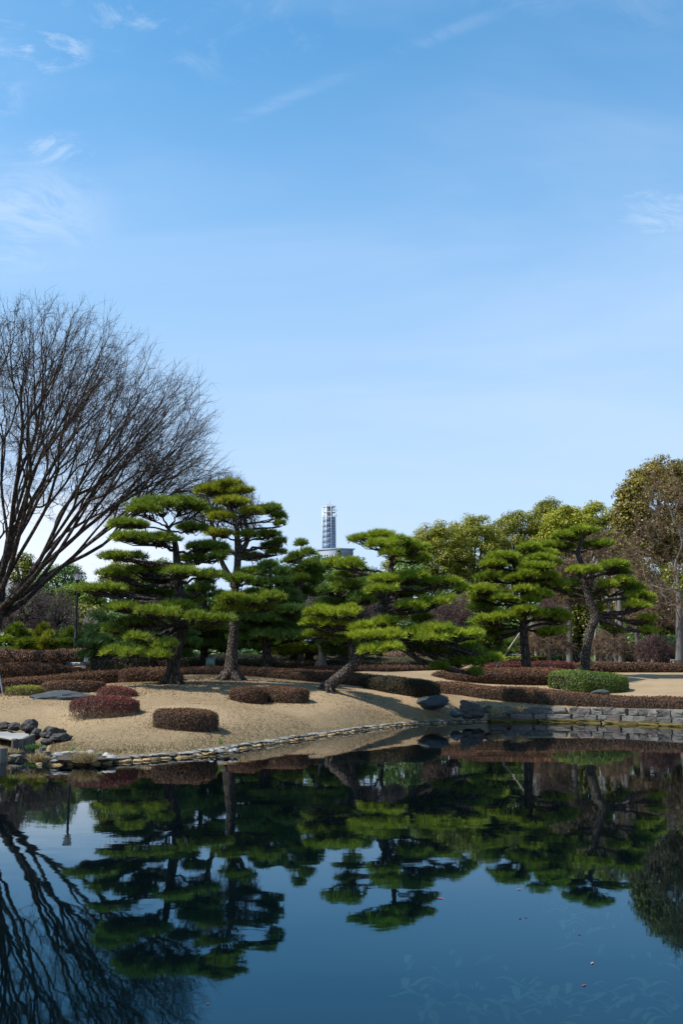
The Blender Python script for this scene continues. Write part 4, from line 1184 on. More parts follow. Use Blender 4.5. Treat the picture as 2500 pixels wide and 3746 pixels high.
for lb, px, top, Y in (('small pointed conifer tip left of the glass tower', 1165, 2022, 92), ('small pointed conifer in front of the tower base', 1241, 2003, 90)):
    c = W(px, top, Y)
    z0 = ground_z(c[0], Y)
    root = thing('conifer_tree', lb, 'conifer', (c[0], Y, z0))
    mb = MB()
    H = c[2] - z0
    k = 2600
    f = rng.random(k) ** .6
    th = rng.uniform(0, 6.283, k)
    r = 0.12 + f * 1.5 * np.minimum(1, f * 3) * rng.random(k) ** .4
    P = np.c_[c[0] + np.cos(th) * r, Y + np.sin(th) * r, c[2] - f * H * .7]
    scatter_leaves(mb, P, np.c_[np.cos(th), np.sin(th), th * 0 + .7], .16, .5 + rng.normal(size=k) * .15, 0, .5, 1.7)
    mb.build('crown', M['pine'], root)
    tb = MB()
    tb.tubes(np.array([[(c[0], Y, z0 - .3), (c[0], Y, z0 + H * .5), (c[0], Y, c[2] - .2)]]), np.array([[.2, .12, .03]]), 6)
    tb.build('trunk', M['bark_dark'], root)


def split_tips(P, pos, par, out, depth, rt, pw, d0, jit):
    """recursive forking: out gets (p0, p1, dir0, dir1, r0, r1)"""
    stack = [(np.arange(len(P)), pos, d0, None)]
    while stack:
        ids, p, d, rin = stack.pop()
        n = len(ids)
        r = rt * n ** pw
        if n == 1:
            q = P[ids[0]]
            out.append((p, q, d, nrm(q - p), r, rt * .45))
            continue
        X = P[ids] - p
        c = X.mean(0)
        # split along the widest direction seen from the fork
        Y_ = nrm(X)
        Y_ = Y_ - Y_.mean(0)
        w, v = np.linalg.eigh(Y_.T @ Y_)
        a = Y_ @ (v[:, 2] + rng.normal(size=3) * .15)
        thr = np.quantile(a, random.uniform(.35, .65)) if n > 3 else np.median(a)
        k1 = a <= thr
        if k1.all() or not k1.any():
            k1 = np.arange(n) < n // 2
        for k in (k1, ~k1):
            sub = ids[k]
            cc = P[sub].mean(0) - p
            fr = random.uniform(.26, .46) if n > 6 else random.uniform(.35, .6)
            q = p + cc * fr + rng.normal(size=3) * np.linalg.norm(cc) * jit
            dq = nrm(nrm(q - p) * .6 + nrm(cc) * .4)
            rs = rt * len(sub) ** pw
            out.append((p, q, d, dq, min(r, rs * 1.18), rs))
            stack.append((sub, q, dq, rs))


def bare_tree(label, base, fork, tips, rt=.006, pw=.47, trunk_mat='bark_dark', twig_mat='twig_dark', trunk_r=None, spray=3, spray_len=.5, spray_r=.004, name='bare_tree', d0=(0, 0, 1), jit=.05, group=None, leaves=None, trunk_path=None, cat='bare tree', thick=.022, limbs=0):
    out = []
    fork = np.array(fork, float)
    if limbs:
        X = nrm(tips - fork) + (tips - fork) * .012
        K = X[rng.choice(len(X), limbs, replace=False)]
        for _ in range(8):
            lab = np.argmin(((X[:, None] - K[None]) ** 2).sum(2), axis=1)
            K = np.array([X[lab == i].mean(0) if (lab == i).any() else K[i] for i in range(limbs)])
        for i in range(limbs):
            sub = tips[lab == i]
            if not len(sub):
                continue
            cc = sub.mean(0) - fork
            st0 = fork + np.array((rng.normal() * .25, rng.normal() * .25, -abs(rng.normal()) * .5))
            q_ = fork + cc * random.uniform(.20, .36) + np.array((0, 0, -.03)) * np.linalg.norm(cc) + rng.normal(size=3) * .2
            dq = nrm(nrm(q_ - st0) * .75 + np.array((0, 0, .25)))
            rs = rt * len(sub) ** pw
            out.append((st0, q_, nrm(nrm(cc) * .55 + np.array((0, 0, .55))), dq, rs * 1.55, rs * 1.05))
            split_tips(sub, q_, None, out, 0, rt, pw, dq, jit)
    else:
        split_tips(tips, fork, None, out, 0, rt, pw, np.array(d0, float), jit)
    p0, p1, a, b = [np.array([o[i] for o in out]) for i in range(4)]
    r0 = np.array([o[4] for o in out])
    r1 = np.array([o[5] for o in out])
    ln = np.linalg.norm(p1 - p0, axis=1)[:, None]
    t = np.linspace(0, 1, 5)
    Pm = ((1 - t) ** 3)[None, :, None] * p0[:, None] + (3 * (1 - t) ** 2 * t)[None, :, None] * (p0 + a * ln * .33)[:, None] + \
         (3 * (1 - t) * t ** 2)[None, :, None] * (p1 - b * ln * .33)[:, None] + (t ** 3)[None, :, None] * p1[:, None]
    rr = r0[:, None] * (1 - t) + r1[:, None] * t
    base = np.array(base, float)
    root = thing(name, label, cat, base, group)
    big = r0 > thick
    tb = MB()
    tr = trunk_r or rt * len(tips) ** pw
    path = np.array(trunk_path, float) if trunk_path is not None else np.array([base - (0, 0, .3), base * .5 + np.array(fork) * .5, fork])
    cl = catmull(path, 6)
    tb.tubes(cl[None], np.linspace(tr * 1.25, tr, len(cl))[None], 10, .5, 0, .04)
    if big.any():
        tb.tubes(Pm[big], rr[big], 7)
    tb.build('trunk', M[trunk_mat], root, smooth=True)
    kb = MB()
    sm = ~big
    kb.tubes(Pm[sm], rr[sm], 3, .4)
    # fine sprays at the ends
    end = rr[:, -1] < rt * 1.9
    if spray:
        E, D = p1[end], b[end]
        L_ = ln[end]
        for _ in range(spray):
            st_ = E - D * L_ * rng.random((len(E), 1)) * .7
            dv = nrm(D + rng.normal(size=E.shape) * .58)
            l2 = spray_len * rng.uniform(.4, 1.2, (len(E), 1))
            e1 = st_ + dv * l2 * .5
            e2 = e1 + nrm(dv + rng.normal(size=E.shape) * .3) * l2 * .5
            w = nrm(np.cross(dv, rng.normal(size=E.shape))) * spray_r
            V = np.stack([st_ - w, st_ + w, e1 + w * .8, e1 - w * .8, e2], 1)
            n = len(E)
            i0 = np.arange(n)[:, None] * 5
            kb.add(V.reshape(-1, 3), i0 + np.array([[0, 1, 2, 3]]), rng.random(n))
            kb.add(V.reshape(-1, 3), i0 + np.array([[3, 2, 4]]), rng.random(n))
    if leaves:
        lm, cnt, sz = leaves
        pick = rng.integers(0, len(p1), cnt)
        u = rng.random((cnt, 1))
        P = p0[pick] * (1 - u) + p1[pick] * u + rng.normal(size=(cnt, 3)) * .12
        scatter_leaves(kb, P, rng.normal(size=(cnt, 3)), sz, rng.random(cnt), 1, 1.0, 1.3)
        kb.build('twigs', [M[twig_mat], M[lm]], root)
    else:
        kb.build('twigs', M[twig_mat], root)
    return root


def dome_tips(c, rx, ry, rz, n, lo=-.12, inner=.45, front=None):
    d = nrm(rng.normal(size=(n * 3, 3)))
    d = d[d[:, 2] > lo][:n]
    k = (inner + (1 - inner) * rng.random((len(d), 1)) ** .55)
    lumpy = 1 + .11 * fbm(d, 4.5, 51)[:, None]
    return np.array(c) + d * k * lumpy * np.array((rx, ry, rz))


# the great bare tree that reaches in from the left
Yz = 45.0
fork = W(-45, 2270, Yz)
tips = dome_tips(W(-50, 1700, Yz), 930 * mpp(Yz), 10, 604 * mpp(Yz), 5800, -.18, .42)
tips = tips[tips[:, 0] > fork[0] - 8.5]
low_tips = W(410, 1845, Yz) + nrm(rng.normal(size=(110, 3))) * rng.random((110, 1)) ** .4 * np.array((1.9, 2.0, 1.0))
low_tips2 = W(560, 1740, Yz) + nrm(rng.normal(size=(150, 3))) * rng.random((150, 1)) ** .4 * np.array((2.6, 2.4, 1.3))
tips = np.vstack([tips, low_tips, low_tips2])
zb = ground_z(fork[0] - .6, Yz)
bare_tree('huge bare tree with fanning dark limbs and dense fine twigs', (fork[0] - .7, Yz, zb), fork, tips, rt=.0072, pw=.478, trunk_mat='bark_zelkova', twig_mat='twig_dark', spray=5, spray_len=.72, spray_r=.0046, jit=.034, trunk_r=.5, limbs=18,
          trunk_path=[(fork[0] - .8, Yz, zb - .3), (fork[0] - .7, Yz, zb + 1.0), (fork[0] - .35, Yz, fork[2] - .9), fork], thick=.016)


def simple_bare(label, Y, px, base_py, fork_py, cpx, top, bot, hw, n, trunk_r, tm, tw, leaves=None, lo=-.2, rt=.007, spray=3, sl_=.5, depth=.8, name='bare_tree', sr=None, cat='bare tree', jit=.06, limbs=0, pw=.47):
    b = W(px, base_py, Y)
    b[2] = ground_z(b[0], Y)
    fk = W(px, fork_py, Y)
    cy = bot - (bot - top) * (0.30 if lo < 0 else 0.0)
    tips = dome_tips(W(cpx, cy, Y), hw * mpp(Y), hw * mpp(Y) * depth, (cy - top) * mpp(Y), n, lo, .4)
    return bare_tree(label, b, fk, tips, rt=rt, trunk_mat=tm, twig_mat=tw, spray=spray, spray_len=sl_, spray_r=sr or max(.004, Y * .00011), trunk_r=trunk_r, leaves=leaves, name=name, cat=cat, jit=jit, limbs=limbs, pw=pw)


simple_bare('wide grey bare cherry tree under the great bare tree', 58, 55, 2400, 2310, 60, 2120, 2340, 150, 900, .22, 'bark_dark', 'twig_purple')
simple_bare('low spreading grey bare tree left of the lamp post', 60, 175, 2400, 2330, 190, 2150, 2345, 110, 700, .16, 'bark_dark', 'twig_purple')
simple_bare('reddish brown bare tree at the far left edge', 64, -25, 2410, 2330, -20, 2180, 2350, 90, 500, .2, 'bark_dark', 'twig_red')
simple_bare('airy bare tree whose twigs show above the tall pine crown', 62, 856, 2400, 2150, 800, 1725, 1990, 165, 1500, .07, 'bark_dark', 'twig_dark')
simple_bare('purple brown bare tree left of the leaning trunk', 57, 1215, 2400, 2300, 1215, 2135, 2290, 110, 900, .2, 'bark_dark', 'twig_purple')
simple_bare('purple grey bare tree behind the leaning trunk bend', 58, 1390, 2400, 2310, 1385, 2160, 2300, 100, 700, .18, 'bark_dark', 'twig_purple')
simple_bare('round reddish purple bare tree between the leaning and upright pines', 58, 1650, 2415, 2370, 1645, 2165, 2390, 120, 1100, .2, 'bark_dark', 'twig_red')
simple_bare('pinkish bare shrub behind the upright pine crown', 56, 2010, 2420, 2330, 2015, 2180, 2330, 70, 420, .12, 'bark_pale', 'twig_red')
simple_bare('tall brown bare tree with budding twigs behind the slender pine', 64, 2230, 2420, 2230, 2215, 1910, 2210, 150, 620, .16, 'bark_pale', 'twig_brown', ('leaf_brown', 2600, .13), rt=.0045, pw=.45)
simple_bare('tall grey trunked bare tree at the right edge', 55, 2487, 2440, 2160, 2478, 1640, 2300, 200, 800, .18, 'bark_pale', 'twig_brown', ('leaf_brown', 2000, .11), lo=-.5, rt=.0042, limbs=0, pw=.45)
simple_bare('tangled brown bare thicket left of the slender trunk', 56, 2010, 2425, 2395, 2010, 2270, 2420, 95, 650, .10, 'bark_pale', 'twig_brown')
simple_bare('tangled brown bare thicket between the pale trunks', 58, 2230, 2425, 2400, 2230, 2290, 2425, 80, 500, .10, 'bark_pale', 'twig_brown')
simple_bare('rounded brown bare bush beside the far benches', 57, 2400, 2428, 2405, 2395, 2330, 2425, 72, 900, .08, 'bark_pale', 'twig_red')
simple_bare('brown bare thicket at the foot of the far tree line', 60, 1860, 2415, 2390, 1865, 2300, 2415, 80, 500, .10, 'bark_pale', 'twig_brown')
simple_bare('brownish withered tree with golden leaves beside the slender pine', 62, 2085, 2420, 2220, 2090, 2020, 2250, 95, 700, .16, 'bark_pale', 'twig_brown', ('leaf_brown', 2600, .14))
simple_bare('tawny withered understorey tree at the right bank', 60, 2390, 2425, 2270, 2390, 2120, 2330, 110, 700, .14, 'bark_pale', 'twig_brown', ('leaf_brown', 1800, .12))


def pale_trunk(label, Y, pts, r, mat='bark_pale', twig='twig_brown', n=90, hw=40, top=None, name='bare_tree'):
    P = [W(x, y, Y) for x, y in pts]
    P[0][2] = ground_z(P[0][0], Y)
    top = top or pts[-1][1] - 90
    tips = dome_tips(W(pts[-1][0], pts[-1][1] - 10, Y), hw * mpp(Y), hw * mpp(Y), (pts[-1][1] - top) * mpp(Y), n, -.1, .4)
    bare_tree(label, P[0], P[-1], tips, rt=.008, trunk_mat=mat, twig_mat=mat if mat == 'bark_white' else twig, spray=2, spray_len=.4, spray_r=.006, trunk_r=r, trunk_path=[P[0] - (0, 0, .3)] + P[1:], name=name)


pale_trunk('straight pale grey trunk right of the slender pine', 60, [(2274, 2425), (2273, 2330), (2270, 2240), (2268, 2170)], .14)
pale_trunk('tilted pale grey trunk leaning towards the straight one', 61, [(2262, 2425), (2245, 2340), (2262, 2250), (2252, 2180)], .10)
pale_trunk('thin whitish pole like trunk behind the slender pine', 59, [(2180, 2425), (2179, 2370), (2180, 2310)], .06, 'bark_white', n=20, hw=22)
pale_trunk('thin white trunk right of the upright pine', 58, [(1967, 2418), (1958, 2360), (1950, 2300)], .06, 'bark_white', n=24, hw=24)
pale_trunk('greyish trunk leaning among shrubs near the benches', 62, [(2345, 2420), (2335, 2350), (2328, 2280)], .13)
pale_trunk('clump of whitish bare stems left of the lamp post', 62, [(252, 2395), (252, 2330), (250, 2300)], .05, 'bark_white', n=60, hw=30, top=2215)
pale_trunk('clump of whitish bare stems right of the lamp post', 61, [(332, 2395), (330, 2340), (328, 2310)], .05, 'bark_white', n=60, hw=32, top=2225)

# a far-off wood that closes the view between the trunks
mb = MB()
for k in range(330):
    x = rng.uniform(-62, 62) if k < 230 else rng.choice((-1, 1)) * rng.uniform(60, 115)
    y = rng.uniform(128, 150)
    r = rng.uniform(2.0, 3.6)
    h = rng.uniform(2.0, 7.4)
    n = 170
    d = nrm(rng.normal(size=(n, 3)) + np.array((0, -.3, .4)))
    P = np.array((x, y, 2.0 + h)) + d * (rng.random((n, 1)) ** .4) * np.array((r * 1.3, r, r * 1.2))
    scatter_leaves(mb, P, d, .62, rng.normal(size=n) * .15 + rng.uniform(.2, .6), 0, .6, 1.4)
    P = np.c_[rng.uniform(x - 3, x + 3, 60), rng.uniform(y - 1, y + 1, 60), rng.uniform(1.9, 2 + h, 60)]
    scatter_leaves(mb, P, rng.normal(size=(60, 3)), .9, rng.normal(size=60) * .1 + .2, 0, .6, 1.4)
for k in range(150):
    x, y, r = rng.uniform(-60, 60), rng.uniform(116, 126), rng.uniform(1.6, 2.8)
    n = 90
    d = nrm(rng.normal(size=(n, 3)) + np.array((0, -.3, .4)))
    P = np.array((x, y, 2.9)) + d * (rng.random((n, 1)) ** .4) * np.array((r * 1.4, r, 1.3))
    scatter_leaves(mb, P, d, .62, rng.normal(size=n) * .12 + rng.uniform(.1, .4), 0, .6, 1.4)
o = mb.build('far_wood', M['leaf_dark'])
o['kind'] = 'stuff'
tag(o, 'distant dark wood closing the view between the nearer trunks', 'wood')


# ------------------------------------------------------------------ rocks and stones
def rock_mesh(name, seed, planes=14, box=0.0, sub=3, noise_=.05):
    """unit rock: a ball cut by random planes"""
    g = np.random.default_rng(seed)
    import bmesh
    bm = bmesh.new()
    bmesh.ops.create_icosphere(bm, subdivisions=sub, radius=1.0)
    v = np.array([p.co[:] for p in bm.verts])
    d = nrm(v)
    N = nrm(g.normal(size=(planes, 3)))
    H = g.uniform(.62, .95, planes)
    if box:
        N = np.vstack([N, np.eye(3), -np.eye(3)])
        H = np.r_[np.maximum(H, .98), np.full(6, box)]
    dots = d @ N.T
    rad = np.min(np.where(dots > 1e-3, H / np.maximum(dots, 1e-3), 9), axis=1)
    rad = np.minimum(rad, 1.0 if not box else 1.25)
    rad = rad * (1 + noise_ * fbm(d, 4.0, seed) + noise_ * .5 * fbm(d, 11.0, seed + 1))
    for p, c in zip(bm.verts, d * rad[:, None]):
        p.co = c
    me = bpy.data.meshes.new(name)
    bm.to_mesh(me)
    bm.free()
    me.polygons.foreach_set('use_smooth', np.ones(len(me.polygons), dtype=bool))
    try:
        me.set_sharp_from_angle(angle=R(28))
    except Exception:
        pass
    at = me.attributes.new('tint', 'FLOAT', 'FACE')
    at.data.foreach_set('value', np.full(len(me.polygons), g.random(), np.float32))
    return me


def block_mesh(name, seed, rough=.03):
    g = np.random.default_rng(seed)
    import bmesh
    bm = bmesh.new()
    bmesh.ops.create_cube(bm, size=2.0)
    bmesh.ops.subdivide_edges(bm, edges=bm.edges[:], cuts=7, use_grid_fill=True)
    v = np.array([p.co[:] for p in bm.verts])
    w = v / (np.sum(np.abs(v) ** 16, axis=1) ** (1 / 16))[:, None]
    N = nrm(g.normal(size=(5, 3)) * np.array((1, .8, 1)))
    for nn_ in N:                                          # chipped corners
        h = (np.abs(nn_).sum()) * g.uniform(.80, .93)
        over = np.maximum(w @ nn_ - h, 0)
        w = w - over[:, None] * nn_
    q = w * g.uniform(.8, 1.3, 3)
    disp = rough * fbm(q, 3.2, seed % 997) + rough * .6 * fbm(q, 8.0, seed % 991)
    w = w + nrm(w) * disp[:, None]
    w[:, 1] += np.where(w[:, 1] < -.5, rough * 3.5 * fbm(w, 2.2, seed % 983), 0)
    for p, c in zip(bm.verts, w):
        p.co = c
    me = bpy.data.meshes.new(name)
    bm.to_mesh(me)
    bm.free()
    at = me.attributes.new('tint', 'FLOAT', 'FACE')
    at.data.foreach_set('value', np.full(len(me.polygons), g.random(), np.float32))
    return me


def rock(label, px, py_mid, Y, sx, sy, sz, mat, seed, rz=0., name='rock', planes=16, sink=0.0, cat='rock', sub=4, nz=.07, ry=0.0):
    c = W(px, py_mid, Y)
    me = rock_mesh(name, seed, planes, 0, sub, nz)
    me.materials.append(M[mat])
    o = bpy.data.objects.new(name, me)
    o.location = (c[0], c[1], c[2] - sink)
    o.scale = (sx, sy, sz)
    o.rotation_euler = (0, ry, rz)
    COL.objects.link(o)
    return tag(o, label, cat)


rock('flat dark slab rock lying among the shrubs on the left lawn', 207, 2555, 31.5, 1.05, .5, .23, 'rock_blue', 5, 0, planes=20, nz=.18)
rock('smooth bluish boulder at the end of the dark rounded hedge', 1584, 2566, 37.4, .62, .46, .30, 'rock_blue', 9, 0, planes=22, nz=.15, sink=.05)
rock('large jagged dark boulder by the pond where the wall begins', 1724, 2602, 36.2, .58, .45, .38, 'rock_dark', 23, .3, planes=26, nz=.22, ry=.35)
rock('small smooth bluish rock left of the jagged dark boulder', 1668, 2608, 35.9, .27, .22, .17, 'rock_blue', 14)
rock('grey rounded rock between the jagged boulder and the wall', 1788, 2596, 36.7, .25, .25, .18, 'rock_dark', 17)
rock('half buried greenish grey rock in front of the green box hedge', 2197, 2536, 39.6, .40, .25, .17, 'rock_blue', 31, planes=9)
for i, (lb, px, py, Y, sx, sy, sz, sd_) in enumerate([
        ('long flat dark rock behind the white sheet at the picture edge', 14, 2655, 26.8, .22, .2, .09, 41),
        ('low dark rock behind the white sheet, second from the edge', 55, 2659, 26.6, .21, .2, .10, 42),
        ('upright dark craggy rock at the head of the stream', 108, 2662, 26.4, .20, .22, .20, 43),
        ('mossy grey rock beside the stream head', 132, 2682, 26.0, .13, .16, .16, 44),
        ('broad dark rock with flat top above the stream', 196, 2684, 25.9, .30, .26, .17, 45),
        ('pointed low dark rock nearest the lawn above the stream', 222, 2702, 25.1, .26, .20, .11, 46),
        ('small grey rock half sunk at the mouth of the stream bed', 172, 2714, 25.0, .17, .15, .09, 47)]):
    rock(lb, px, py, Y, sx * 1.18, sy * 1.18, sz * 1.12, 'rock_dark', sd_, random.uniform(-.3, .3), planes=22, nz=.2)
for lb, px, py, Y, sx, sy, sz, sd_ in (('flat stepping stone beside the log palisade', 62, 2764, 22.2, .18, .16, .035, 61), ('thin tilted slab leaning on the palisade foot', 45, 2757, 22.6, .10, .10, .03, 62)):
    rock(lb, px, py, Y, sx, sy, sz, 'stone_edge', sd_, .4, planes=10, sub=3)

stone_meshes = {}
for kind, mk in (('edge', 'stone_edge'), ('ochre', 'stone_ochre'), ('cobble', 'cobble')):
    for k in range(7):
        me = rock_mesh('stone', 200 + k + len(kind) * 31, 12, 0.0, 2, .05)
        me.materials.append(M[mk])
        stone_meshes[(kind, k)] = me


def put_stone(kind, loc, scale, rz, parent, name='stone'):
    o = bpy.data.objects.new(name, stone_meshes[(kind, random.randint(0, 6))])
    off = np.array(parent.matrix_basis.translation)
    o.location = np.array(loc) - off
    o.scale = scale
    o.rotation_euler = (random.uniform(-.12, .12), random.uniform(-.12, .12), rz)
    COL.objects.link(o)
    o.parent = parent
    return o


def along(poly, step, jitter=.0):
    poly = np.array(poly)
    seg = np.r_[0, np.cumsum(np.linalg.norm(np.diff(poly, axis=0), axis=1))]
    out = []
    s = step * .5
    while s < seg[-1]:
        p = np.array([np.interp(s, seg, poly[:, i]) for i in range(2)])
        q = np.array([np.interp(min(s + .05, seg[-1]), seg, poly[:, i]) for i in range(2)])
        d = nrm(q - p) if np.linalg.norm(q - p) > 1e-6 else np.array((1., 0))
        w = step * random.uniform(.68, 1.28)
        out.append((p, d, w))
        s += w
    return out


i0 = next(i for i, p in enumerate(shore_px) if p[0] == 128)
i1 = next(i for i, p in enumerate(shore_px) if p[0] == 1800)
edge_line = shore[i0:i1 + 1]
edging = thing('stone_edging', 'double row of small flat stones edging the pond below the lawn', 'stone edging', (0, 25, 0))
for p, d, w in along(edge_line, .27):
    nrmv = np.array((-d[1], d[0]))
    q = p + nrmv * .06
    put_stone('ochre', (q[0], q[1], .010 + random.uniform(-.008, .008)), (w * .56, .15, .048), math.atan2(d[1], d[0]), edging)
for p, d, w in along(edge_line, .29):
    nrmv = np.array((-d[1], d[0]))
    q = p + nrmv * .15
    put_stone('edge', (q[0], q[1], .078 + random.uniform(-.01, .012)), (w * .56, .16, .042), math.atan2(d[1], d[0]) + random.uniform(-.1, .1), edging)

# cobble rings round the little planting pockets
for lb, cpx, cpy, Y, rx, ry, n, s, a0, a1 in (
        ('arc of rounded pale cobbles round the planting pocket by the stream', 300, 2764, 21.3, .62, .42, 11, .10, .15, 3.3),
        ('small ring of pale cobbles on the lawn edge below the single shrub', 818, 2722, 23.45, .30, .25, 8, .065, -.3, 5.4)):
    c = W(cpx, cpy, Y)
    zc_ = ground_z(c[0], c[1])
    ring = thing('cobble_ring', lb, 'cobbles', (c[0], c[1], zc_))
    sb = MB()
    k = 26
    th = np.linspace(0, 6.283, k, endpoint=False)
    X_ = c[0] + np.cos(th) * rx * .92
    Y__ = c[1] + np.sin(th) * ry * .92
    zz = land(np.c_[X_, Y__]) + .025
    sb.add(np.vstack([np.c_[X_, Y__, zz], [[c[0], c[1], zz.mean() + .03]]]), [(i, (i + 1) % k, k) for i in range(k)])
    sb.build('planting_soil', rough_mat('dark_planting_soil', [(.03, .022, .016), (.09, .07, .055)], 6, .95, .8, .03), ring)
    for i in range(n):
        a = a0 + (a1 - a0) * i / (n - 1)
        x, y = c[0] + math.cos(a) * rx, c[1] + math.sin(a) * ry
        put_stone('cobble', (x, y, ground_z(x, y) + s * .35), (s * random.uniform(1.0, 1.5), s * 1.05, s * random.uniform(.6, .8)), a + 1.57, ring, 'cobble')

# the hewn stone wall on the right bank
wall_line = shore[i1:] + [np.array((17.5, 29.5)), np.array((24, 24.5))]
wl = thing('stone_wall', 'low retaining wall of rough grey blocks in two courses at the pond', 'stone wall', (9, 36, 0))
for course, (zb_, h_, step, off) in enumerate(((.10, .19, .50, .13), (.293, .245, .44, .19))):
    for p, d, w in along(wall_line, step):
        if p[0] > 15:
            continue
        nv = np.array((-d[1], d[0]))
        q = p + nv * (off + .09)
        me = block_mesh('block', random.randint(0, 10 ** 6), .030 if course == 0 else .060)
        me.materials.append(M['stone_purple'] if random.random() < .16 else M['stone_wall'])
        o = bpy.data.objects.new('block', me)
        o.location = (q[0] - 9, q[1] - 36, zb_ + h_ / 2 + random.uniform(-.008, .012) * course)
        o.scale = (w * .502, .20, h_ * .508)
        o.rotation_euler = (0, 0, math.atan2(d[1], d[0]))
        COL.objects.link(o)
        o.parent = wl
for p, d, w in along(wall_line, .8):
    if p[0] > 15:
        continue
    nv = np.array((-d[1], d[0]))
    q = p + nv * .13
    me = block_mesh('ledge_stone', random.randint(0, 10 ** 6), .06)
    me.materials.append(M['ledge'])
    o = bpy.data.objects.new('ledge_stone', me)
    o.location = (q[0] - 9, q[1] - 36, .045)
    o.scale = (w * .51, .22, .07)
    o.rotation_euler = (0, 0, math.atan2(d[1], d[0]))
    COL.objects.link(o)
    o.parent = wl

# ------------------------------------------------------------------ log palisade and white sheet at the left edge
pal = thing('log_palisade', 'curved row of weathered upright logs holding the bed by the stream', 'palisade', (*W0(60, 2750)[:2], 0))


def log(parent, x, y, r, z0, z1, name='log'):
    lm = MB()
    zs = np.linspace(z0, z1, 5)
    cl = np.c_[np.full(5, x) + rng.normal(size=5) * .004, np.full(5, y), zs]
    lm.tubes(cl[None], (r * (1 + rng.normal(size=5) * .02))[None], 12, random.random(), 0, .03)
    th = np.linspace(0, 6.283, 12, endpoint=False)
    top = np.c_[x + np.cos(th) * r * .97, y + np.sin(th) * r * .97, np.full(12, z1 + .003)]
    lm.add(np.vstack([top, [[x, y, z1 + .012]]]), [(i, (i + 1) % 12, 12) for i in range(12)], .5, 1)
    return lm.build(name, [M['log'], M['log_top']], parent, smooth=False)


ctop = [W(a, b, Y) for a, b, Y in ((52, 2706, 23.3), (63, 2705, 23.4), (74, 2704, 23.6), (84, 2702, 23.8), (93, 2699, 24.1), (101, 2696, 24.4), (108, 2693, 24.7), (114, 2690, 25.1), (119, 2686, 25.5), (121, 2682, 26.0))]
for p in ctop:
    log(pal, p[0], p[1], .068 + random.uniform(-.006, .006), -.4, p[2] + random.uniform(-.02, .02))
for lb, px, py, Y, r in (('thick grey log post at the picture edge beside the stream mouth', 6, 2737, 21.75, .12), ('slim tall log post in front of the dry straw', 51, 2707, 22.9, .045), ('short cut log stump at the stream mouth by the straw', 170, 2749, 21.2, .088), ('low cut log stump half hidden behind the nearer stump', 156, 2734, 21.9, .08)):
    p = W(px, py, Y)
    root = thing('log_post', lb, 'log', (p[0], p[1], 0))
    log(root, p[0], p[1], r, -.4, p[2], 'log')

# white sheet with radial folds over the bed behind the palisade
sm = MB()
nu, nv_ = 36, 12
cpt = W(-60, 2700, 24.3)
g_ = []
outer = np.array([W(a, b, Y)[:2] for a, b, Y in ((40, 2706, 23.7), (62, 2705, 23.75), (84, 2700, 24.1), (100, 2694, 24.6), (108, 2684, 25.4), (104, 2672, 25.9), (70, 2664, 26.3), (20, 2662, 26.5), (-40, 2662, 26.6))])
su = np.linspace(0, len(outer) - 1, nu)
ou = np.c_[np.interp(su, np.arange(len(outer)), outer[:, 0]), np.interp(su, np.arange(len(outer)), outer[:, 1])]
for i in range(nu):
    for j in range(nv_):
        f = j / (nv_ - 1)
        p = cpt[:2] * (1 - f) + ou[i] * f
        fold = .03 * math.sin(i * 2.1 + f * 2.0) + .02 * math.sin(i * .9)
        g_.append((p[0], p[1], .30 + .10 * (1 - f) + fold * (0.4 + f * .6)))
ix = np.arange(nu * nv_).reshape(nu, nv_)
sm.add(g_, np.stack([ix[:-1, :-1], ix[1:, :-1], ix[1:, 1:], ix[:-1, 1:]], -1).reshape(-1, 4))
o = sm.build('garden_sheet', M['sheet'], smooth=False)
tag(o, 'creased pale sheet covering the bed inside the log palisade', 'sheet')


def straw(label, px, py, Y, n, h, spread, mat='dry', name='dry_grass_clump', cat='dry grass', droop=.5, w=.010):
    c = W(px, py, Y)
    z = max(ground_z(c[0], c[1]) if sdist(np.array([c[:2]]), pond)[0] > .1 else c[2], .0)
    mb = MB()
    th = rng.uniform(0, 6.283, n)
    r = spread * np.sqrt(rng.random(n))
    p0 = np.c_[c[0] + np.cos(th) * r, c[1] + np.sin(th) * r * .6, np.full(n, z - .02)]
    lean = rng.normal(size=(n, 3)) * np.array((droop, droop, .15)) + np.array((0, 0, 1))
    L = h * rng.uniform(.5, 1.2, (n, 1))
    p1 = p0 + nrm(lean) * L * .6
    d2 = nrm(lean * np.array((1.8, 1.8, .5)) - np.array((0, 0, droop * .5)))
    p2 = p1 + d2 * L * .45
    sv = nrm(np.cross(lean, rng.normal(size=(n, 3)))) * w * .5
    V = np.stack([p0 - sv, p0 + sv, p1 + sv, p1 - sv, p2], 1).reshape(-1, 3)
    i_ = np.arange(n)[:, None] * 5
    tt = rng.random(n)
    mb.add(V, i_ + np.array([[0, 1, 2, 3]]), tt)
    mb.add(V, i_ + np.array([[3, 2, 4]]), tt)
    o = mb.build(name, M[mat])
    return tag(o, label, cat)


